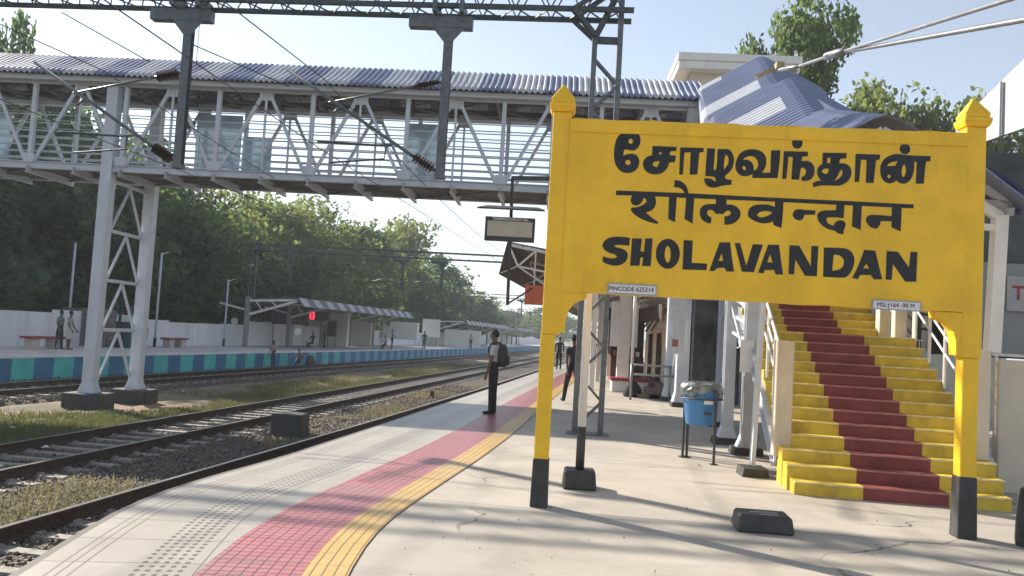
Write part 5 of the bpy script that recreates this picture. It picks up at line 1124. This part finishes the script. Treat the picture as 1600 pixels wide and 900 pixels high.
def body(pose='stand',skirt=0,arms=((.0,0),(.0,0)),legs=((0,0),(0,0)),lean=0,slim=1.0,turn=0):
    """facing +y. arms: (swing forward, elbow bend) L,R ; legs: (thigh forward, knee bend)"""
    J={};Ed=[];T=[]
    def e(a,b,t): Ed.append((a,b)); T.append(t)
    ph=.93 if pose!='sit' else .42
    J['pelvis']=(0,0,ph,.135*slim,.10*slim); ly=math.sin(lean)
    def up(h,dy=0): return (0,ly*h+dy,ph+h*math.cos(lean))
    J['waist']=(*up(.13),.125*slim,.095*slim); J['chest']=(*up(.33),.155*slim,.11*slim); J['neckb']=(*up(.49),.075,.07); J['neck']=(*up(.55,.01),.052); 
    J['jaw']=(*up(.605,.03),.06,.066); J['head']=(*up(.685,.025),.088,.100); J['crown']=(*up(.755,.01),.05,.06); J['nose']=(*up(.665,.125),.012)
    e('pelvis','waist',2);e('waist','chest',1);e('chest','neckb',1);e('neckb','neck',0);e('neck','jaw',0);e('jaw','head',0);e('head','crown',0);e('head','nose',0)
    for s,nm,(sw,eb) in ((-1,'l',arms[0]),(1,'r',arms[1])):
        sx,sy,sz=s*.175*slim,up(.45)[1],up(.45)[2]; J[nm+'sh']=(sx,sy,sz,.058)
        ex=sx+s*.05; ey=sy+math.sin(sw)*.29; ez=sz-math.cos(sw)*.29; J[nm+'slv']=((sx*.35+ex*.65),(sy*.35+ey*.65),(sz*.35+ez*.65),.058); J[nm+'el']=(ex,ey,ez,.038)
        a2=sw+eb; wx_=ex+s*.01; wy=ey+math.sin(a2)*.26; wz=ez-math.cos(a2)*.26; J[nm+'wr']=(wx_,wy,wz,.025)
        e('chest',nm+'sh',1);e(nm+'sh',nm+'slv',1);e(nm+'slv',nm+'el',0);e(nm+'el',nm+'wr',0)
        D=Vector((0,math.sin(a2),-math.cos(a2))); Pm=Vector((wx_,wy,wz))+D*.07; J[nm+'pm']=(*Pm,.016,.030); e(nm+'wr',nm+'pm',0); S=Vector((0,math.cos(a2),math.sin(a2)))
        for k in range(4):
            b=Pm+S*(.027-.018*k)+D*.028; c=b+D*(.035,.042,.038,.028)[k]+Vector((-s*.008,0,0)); c3=c+D*(.03,.034,.031,.022)[k]+Vector((-s*.018,0,0))
            J[f'{nm}f{k}a']=(*b,.0085);J[f'{nm}f{k}b']=(*c,.0078);J[f'{nm}f{k}c']=(*c3,.006); e(nm+'pm',f'{nm}f{k}a',0);e(f'{nm}f{k}a',f'{nm}f{k}b',0);e(f'{nm}f{k}b',f'{nm}f{k}c',0)
        tb_=Vector((wx_,wy,wz))+D*.035+S*.028; J[nm+'ta']=(*tb_,.011);J[nm+'tb']=(*(tb_+S*.022+D*.035),.009); e(nm+'wr',nm+'ta',0);e(nm+'ta',nm+'tb',0)
    for s,nm,(th,kb) in ((-1,'l',legs[0]),(1,'r',legs[1])):
        hx=s*.085; hz=ph-.05; J[nm+'hip']=(hx,0,hz,.098*slim,.095*slim); ky=math.sin(th)*.42; kz=hz-math.cos(th)*.42; J[nm+'kn']=(hx+s*.01,ky,kz,.068*slim if not skirt else .09)
        J[nm+'th']=(hx,ky*.5,(hz+kz)/2,.085*slim if not skirt else .105)
        a2=th-kb; ay=ky+math.sin(a2)*.41; az=kz-math.cos(a2)*.41; J[nm+'cf']=(hx+s*.01,(ky*.55+ay*.45),(kz*.55+az*.45),.06 if not skirt else .05); J[nm+'an']=(hx+s*.01,ay,az,.052 if not skirt else .035)
        fd=Vector((0,math.cos(a2*.6),math.sin(a2*.6)*1.0)); 
        J[nm+'hl']=(hx+s*.01,ay-.02,az-.035,.04); J[nm+'to']=(hx+s*.02,ay+fd.y*.17,max(az-.04+fd.z*.17,.03 if pose!='x' else -9),.032,.04)
        e('pelvis',nm+'hip',2);e(nm+'hip',nm+'th',2);e(nm+'th',nm+'kn',2);e(nm+'kn',nm+'cf',2 if not skirt else 0);e(nm+'cf',nm+'an',2 if not skirt else 0);e(nm+'an',nm+'hl',3);e(nm+'hl',nm+'to',3)
    return J,Ed,T
def cloth(name,c,**k): return mat(name,c,.8,var=.12,vs_=7,bump=.4,bs=18,**k)
SH=cloth('black_shoe',(.02,.018,.018))
def mk(name,label,x,y,z,rz,cols,sc=1.0,**kw):
    J,Ed,T=body(**kw); return person('person',label,(x,y,z),rz,J,Ed,T,[SKIN,cols[0],cols[1],cols[2] if len(cols)>2 else SH],scale=sc)
# man with the backpack: faces left (-x), slight turn away
MX,MY=-1.17,16.62
mk('person','man in pale shirt and dark trousers waiting alone on the red tiles',MX,MY,.012,R(82),[cloth('pale_lilac_shirt',(.55,.53,.57)),cloth('dark_trousers',(.022,.022,.026))],sc=.985,arms=((.10,.15),(-.04,.22)),legs=((.03,.05),(-.02,.03)),slim=.95)
m=MB(); bw=[(0,0,.98),(0,0,1.02),(0,0,1.15),(0,0,1.30),(0,0,1.42),(0,0,1.47)]
for i,(z,hw,hd) in enumerate(((.96,.10,.05),(.98,.135,.075),(1.10,.15,.095),(1.27,.145,.085),(1.38,.12,.065),(1.42,.07,.035))):
    n=16
    for j in range(n):
        a=2*math.pi*j/n; ca=math.copysign(abs(math.cos(a))**.6,math.cos(a)); sa=math.copysign(abs(math.sin(a))**.6,math.sin(a)); m.v.append((hd*ca,hw*sa,z))
for i in range(5):
    for j in range(16): m.f.append((i*16+j,i*16+(j+1)%16,(i+1)*16+(j+1)%16,(i+1)*16+j)); m.m.append(0)
m.f.append(tuple(range(16))); m.f.append(tuple(80+j for j in range(16))); m.m+=[0,0]
bpk=thing('backpack','dark grey backpack worn by the waiting man in the pale shirt','backpack',(MX+.165,MY+.03,0),R(-6))
BPM=cloth('dark_grey_backpack_cloth',(.05,.05,.055))
m.build('bag',BPM,bpk,smooth=True)
m=MB(); m.box(.085,.13,-.10,.10,1.0,1.19); m.build('front_pocket',BPM,bpk,bevel=.02)
for s in (-1,1):
    m=MB(); m.tube([(-.03,s*.09,1.36),(-.10,s*.10,1.455),(-.22,s*.115,1.44),(-.285,s*.125,1.32),(-.24,s*.14,1.14),(-.09,s*.13,1.02)],.017,6); m.build('strap',BPM,bpk,smooth=True)
mk('person','striding man in dark clothes seen between the left sign post and the white pole',.52,20.4,.0,R(20),[cloth('dark_maroon_shirt',(.05,.04,.05)),cloth('black_trousers',(.018,.017,.02))],arms=((-.45,.1),(.4,.3)),legs=((.42,.1),(-.38,.35)))
mk('person','distant person in black on the near platform just right of the left sign post',.34,43.3,.0,R(10),[cloth('black_shirt',(.03,.03,.035)),cloth('black_trousers',(.018,.017,.02))],arms=((.1,.2),(.0,.2)))
mk('person','tiny distant person in dark clothes walking at the bright far end of the near platform',3.25,60.4,.0,R(170),[cloth('dark_blue_shirt',(.05,.06,.09)),cloth('black_trousers',(.018,.017,.02))],arms=((.3,.2),(-.3,.2)),legs=((.25,.1),(-.25,.2)))
mk('person','person in a red checked shirt and blue jeans standing behind the planter seat',2.75,30.2,.0,R(180),[cloth('red_checked_shirt',(.36,.07,.07),col2=(.42,.30,.28)),cloth('blue_jeans',(.05,.10,.17))],sc=1.0,arms=((.1,.3),(.2,.6)))
x,y=at_(91,545.5); mk('person','man in grey blue shirt and dark trousers, left of the far platform pair',x,y,ZO,R(-95),[cloth('grey_blue_shirt',(.17,.22,.24)),cloth('navy_trousers',(.03,.035,.05))],arms=((-.15,.1),(.1,.4)),legs=((.12,.05),(-.1,.1)))
x,y=at_(106,546); mk('person','man in striped shirt and pale knee length wrap, right of the far platform pair',x,y,ZO,R(-80),[cloth('striped_green_shirt',(.14,.19,.17),col2=(.50,.50,.46)),cloth('pale_wrap',(.58,.55,.50)),cloth('brown_sandal',(.08,.05,.035))],skirt=1,arms=((.1,.5),(.1,.5)))
x,y=-15.85,46.0; mk('person','person in a pink shirt standing on the far track beside the striped wall',x,y,-.98,R(150),[cloth('faded_pink_shirt',(.45,.28,.30)),cloth('grey_trousers',(.07,.09,.11))],sc=.9,arms=((.1,.4),(.1,.4)))
x,y=-15.25,49.0; mk('person','person in dull pink sitting low by the far track with a dark bag',x,y,-1.02,R(180),[cloth('dull_pink_top',(.34,.17,.20)),cloth('dark_skirt',(.05,.04,.06))],sc=.95,pose='sit',lean=.25,arms=((.5,.4),(.5,.4)),legs=((1.35,1.6),(1.35,1.6)))
m=MB(); m.tube([(x+.75,y-.1,-.98),(x+.75,y-.1,-.8),(x+.65,y-.1,-.35),(x+.6,y-.1,-.25)],[.28,.34,.22,.05],10); m.build('dark_bag',BLK,loc=(x+.7,y-.1,-.98),smooth=True,tagd=('bulky dark bag beside the person sitting by the far track','bag'))
for px,py,lab,c,rz_,ps_ in ((662,546,'small distant person in black standing left of the middle shelter',(.03,.03,.035),30,'stand'),(735,545,'small distant person in pale clothes under the middle shelter',(.4,.42,.42),200,'stand'),(601,546,'small distant person in a white shirt sitting left of the notice panel',(.6,.6,.6),160,'sit'),(612,546,'small distant person in a blue shirt standing right of the person in white',(.12,.2,.35),100,'stand'),(488,543,'dark figure sitting under the long shelter below the red display',(.05,.05,.06),150,'sit'),(506,543,'small distant person in brown standing under the long shelter',(.10,.07,.05),90,'stand')):
    x,y=at_(px,py); kw=dict(pose='sit',legs=((1.4,1.5),(1.4,1.5)),arms=((.5,.4),(.5,.4))) if ps_=='sit' else dict(arms=((.1,.3),(.1,.3)))
    mk('person',lab,x,y,ZO,R(rz_),[cloth('cloth_%02d'%(px%100),c),cloth('black_trousers',(.018,.017,.02))],**kw)
# tidy names of copies that received a fresh datablock name

# ================= AIR =================
hz=bpy.data.materials.new('air_haze'); hz.use_nodes=True; n_=hz.node_tree.nodes; n_.remove(n_['Principled BSDF'])
pv=n_.new('ShaderNodeVolumePrincipled'); pv.inputs['Color'].default_value=(.80,.88,.95,1); pv.inputs['Density'].default_value=HAZE; pv.inputs['Anisotropy'].default_value=.1
hz.node_tree.links.new(pv.outputs[0],n_['Material Output'].inputs['Volume'])
if HAZE>0: tag(MB().box(-1520,1520,-1520,3020,-2.4,45).build('haze',hz),kind='stuff')

for o in scene.objects:
    if 'label' in o and not 4<=len(o['label'].split())<=16: print('LABEL',o.name,len(o['label'].split()),o['label'])
